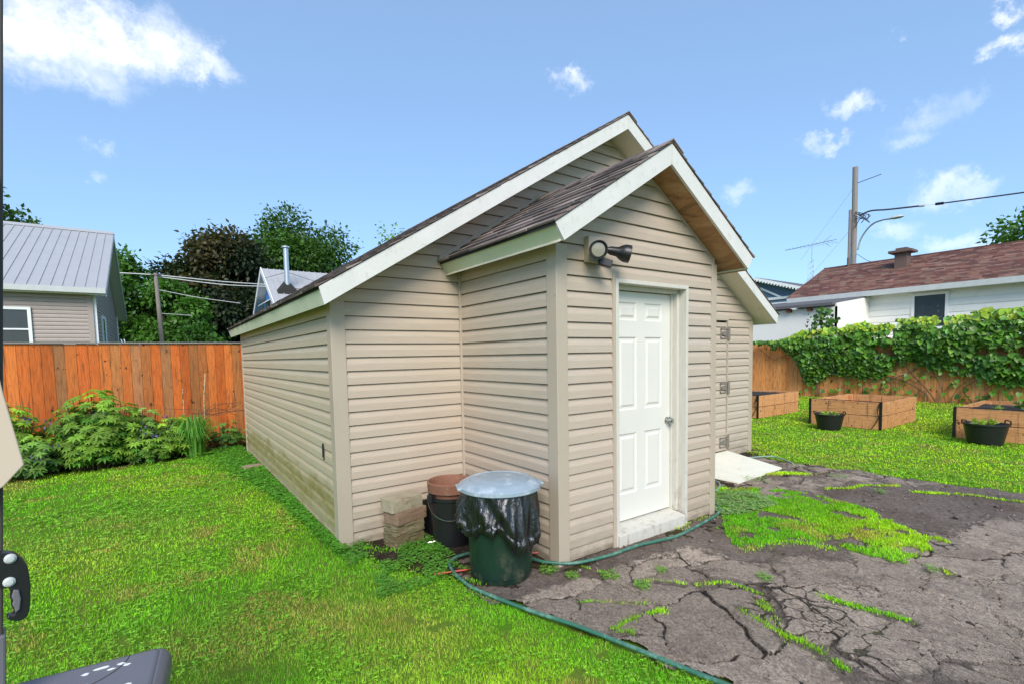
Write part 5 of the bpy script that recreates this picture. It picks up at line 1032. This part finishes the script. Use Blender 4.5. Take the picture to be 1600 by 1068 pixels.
# ------------------------------------------------------------------ patio umbrella and storage box beside the camera
um = thing('patio_umbrella', 'folded patio umbrella with black pole and grip handle at the left edge', 'umbrella', (0, 0, 0))
pd = Vector((-1.4655, 1.4)); UD = pd.length; pd /= UD
uY = r_*pd.x+f_*pd.y; uX = r_*pd.y-f_*pd.x
uo = Vector((-2.3975, -2.7458, 1.5973))+uY*UD-u_*1.5973
um.matrix_world = Matrix(((uX.x, uY.x, u_.x, uo.x), (uX.y, uY.y, u_.y, uo.y), (uX.z, uY.z, u_.z, uo.z), (0, 0, 0, 1)))   # the whole umbrella leans a little
def UP(px, py, y=0.0):   # local (x, z) of a picture point at local depth y
    s_ = (px-788.96)/766.76; t_ = (UD+y)/(s_*pd.x+pd.y); return (t_*(s_*pd.y-pd.x), 1.5973-(py-606.29)/766.76*t_)
e_ = UP(4.5, 700, .03)[0]
MB().box((e_-.06, -.03, .1), (e_, .03, 2.75)).build('pole', 'post_dark', um, bevel=.004)
MB().box((e_-.068, -.04, .06), (e_+.006, .035, UP(3, 985)[1])).build('collar', 'grey_plastic', um, bevel=.006)
MB().lathe([(.24, .04), (.26, .06), (.24, .09), (.05, .12), (.001, .12)], 40, c=(-.06, 0, 0)).build('base', 'grey_plastic', um, smooth=True)
out_ = [(-6, 863), (0, 863), (18.6, 863), (27, 867), (36, 874), (43, 884), (46.5, 900), (48, 920), (47.5, 940), (46.4, 953), (42, 963), (35, 968), (28, 970), (16, 969), (10.4, 966), (12, 962), (20, 961), (23, 957), (21, 951), (17, 945), (18.5, 939), (15.5, 933), (17, 927), (14.5, 921), (15.5, 918), (0, 918.5), (-6, 918.5)]
def plate(mb, pts, y0, th): return mb.prism([(UP(a_, b_, y0)[0], y0, UP(a_, b_, y0)[1]) for a_, b_ in pts][::-1], (0, th, 0))
hd = plate(MB(), out_, -.055, .035).build('handle', 'black_plastic', um, bevel=.003)
plate(MB(), [(21, 921), (30, 921), (33, 935), (31, 952), (24, 957), (22, 948), (19, 945), (21, 938), (18, 932), (20, 926)], -.062, .045).build('grip', 'grey_plastic', hd, bevel=.003)
for bx2, by2 in ((16, 871.5), (14.4, 908)): q_ = UP(bx2, by2, -.055); lathe_y(MB(), [(.0135, 0), (.0135, .004), (.008, .009), (.0005, .010)], (q_[0], -.055, q_[1]), 16).build('bolt', 'gutter_grey', hd, smooth=True)
# folded canopy cloth hanging beside the pole; its lowest corner reaches into the picture
mb = MB(); plate(mb, [(-90, 250), (-90, 800), (-30, 778), (5, 760), (38, 725), (5, 613), (-8, 560), (-20, 250)], -.085, .028)
for k_ in range(5): mb.tube([(-.24+k_*.03, -.11+.02*(k_ % 2), 2.6), (-.24+k_*.022, -.13+.015*(k_ % 2), 1.9), (-.25+k_*.018, -.12, 1.30)], [.02, .045, .03], 8)
mb.build('canopy', 'canopy_cloth', um, bevel=.003)
MB().tube([(-.22, 0, 2.72), (.0-.04, 0, 2.72)], .03, 8).build('arm', 'post_dark', um)
sb = thing('storage_box', 'dark grey plastic storage box with white specks on its lid at the lower left corner', 'storage box', (-2.96, -.959, 0), -.10)
def rbox(mb, x0, x1, y0, y1, zs, r, seg=8):
    """rounded-plan box with (z, inset) profile"""
    V = []; k = 4*(seg+1)
    for z, ins in zs:
        rr2 = max(r-ins, .004)
        for (cx, cy, a0) in ((x1-r, y1-r, 0), (x0+r, y1-r, math.pi/2), (x0+r, y0+r, math.pi), (x1-r, y0+r, 1.5*math.pi)):
            for j in range(seg+1): a_ = a0+j*math.pi/2/seg; V.append((cx+rr2*math.cos(a_), cy+rr2*math.sin(a_), z))
    F = [(i*k+j, i*k+(j+1) % k, (i+1)*k+(j+1) % k, (i+1)*k+j) for i in range(len(zs)-1) for j in range(k)]+[tuple(range(k))[::-1], tuple(range((len(zs)-1)*k, len(zs)*k))]
    return mb.add(V, F)
rbox(MB(), -.50, .50, -.30, .30, [(0, .03), (.55, .0), (.56, 0)], .05).build('box_body', 'grey_plastic', sb, smooth=True)
ld = rbox(MB(), -.52, .515, -.33, .322, [(.545, .0), (.585, -.001), (.598, .004), (.608, .012), (.614, .024), (.616, .028), (.615, .031), (.619, .034), (.620, .045)], .055).build('lid', 'grey_plastic', sb, smooth=True, sharp=60)
mb = MB().tube([(.24+.16*math.cos(a_), .29+.17*math.sin(a_)*.9, .6205) for a_ in np.linspace(math.pi*1.02, math.pi*1.98, 24)], .0016, 5); mb.build('lid_groove', 'post_dark', ld)
mb = MB(); rr = random.Random(4)
for (cx, cy, sx, sy) in ((.335, .245, .022, .008), (.385, .24, .012, .007), (.36, .222, .012, .005), (.40, .225, .010, .006), (.295, .23, .010, .008), (.10, .215, .011, .006), (.13, .23, .008, .004), (.02, .18, .01, .006), (-.08, .2, .012, .005), (.25, .14, .01, .005), (.42, .1, .012, .01), (.23, .19, .006, .004)):
    pts2 = []
    for j in range(12): a_ = j*math.pi/6; f = rr.uniform(.7, 1.2); pts2.append((cx+sx*f*math.cos(a_), cy+sy*f*math.sin(a_), .6203))
    mb.prism(pts2, (0, 0, .0008))
mb.build('bird_droppings', 'bird_dropping', ld)
mb = MB(); lathe_y(mb, [(.010, 0), (.010, .001)], (.305, .085, .6202), 12, (0, 0, 1)); mb.build('screw_hole', 'dark_gap', ld)
print('objects', len(bpy.data.objects), 'grass tris', len(bpy.data.objects['grass'].data.polygons))
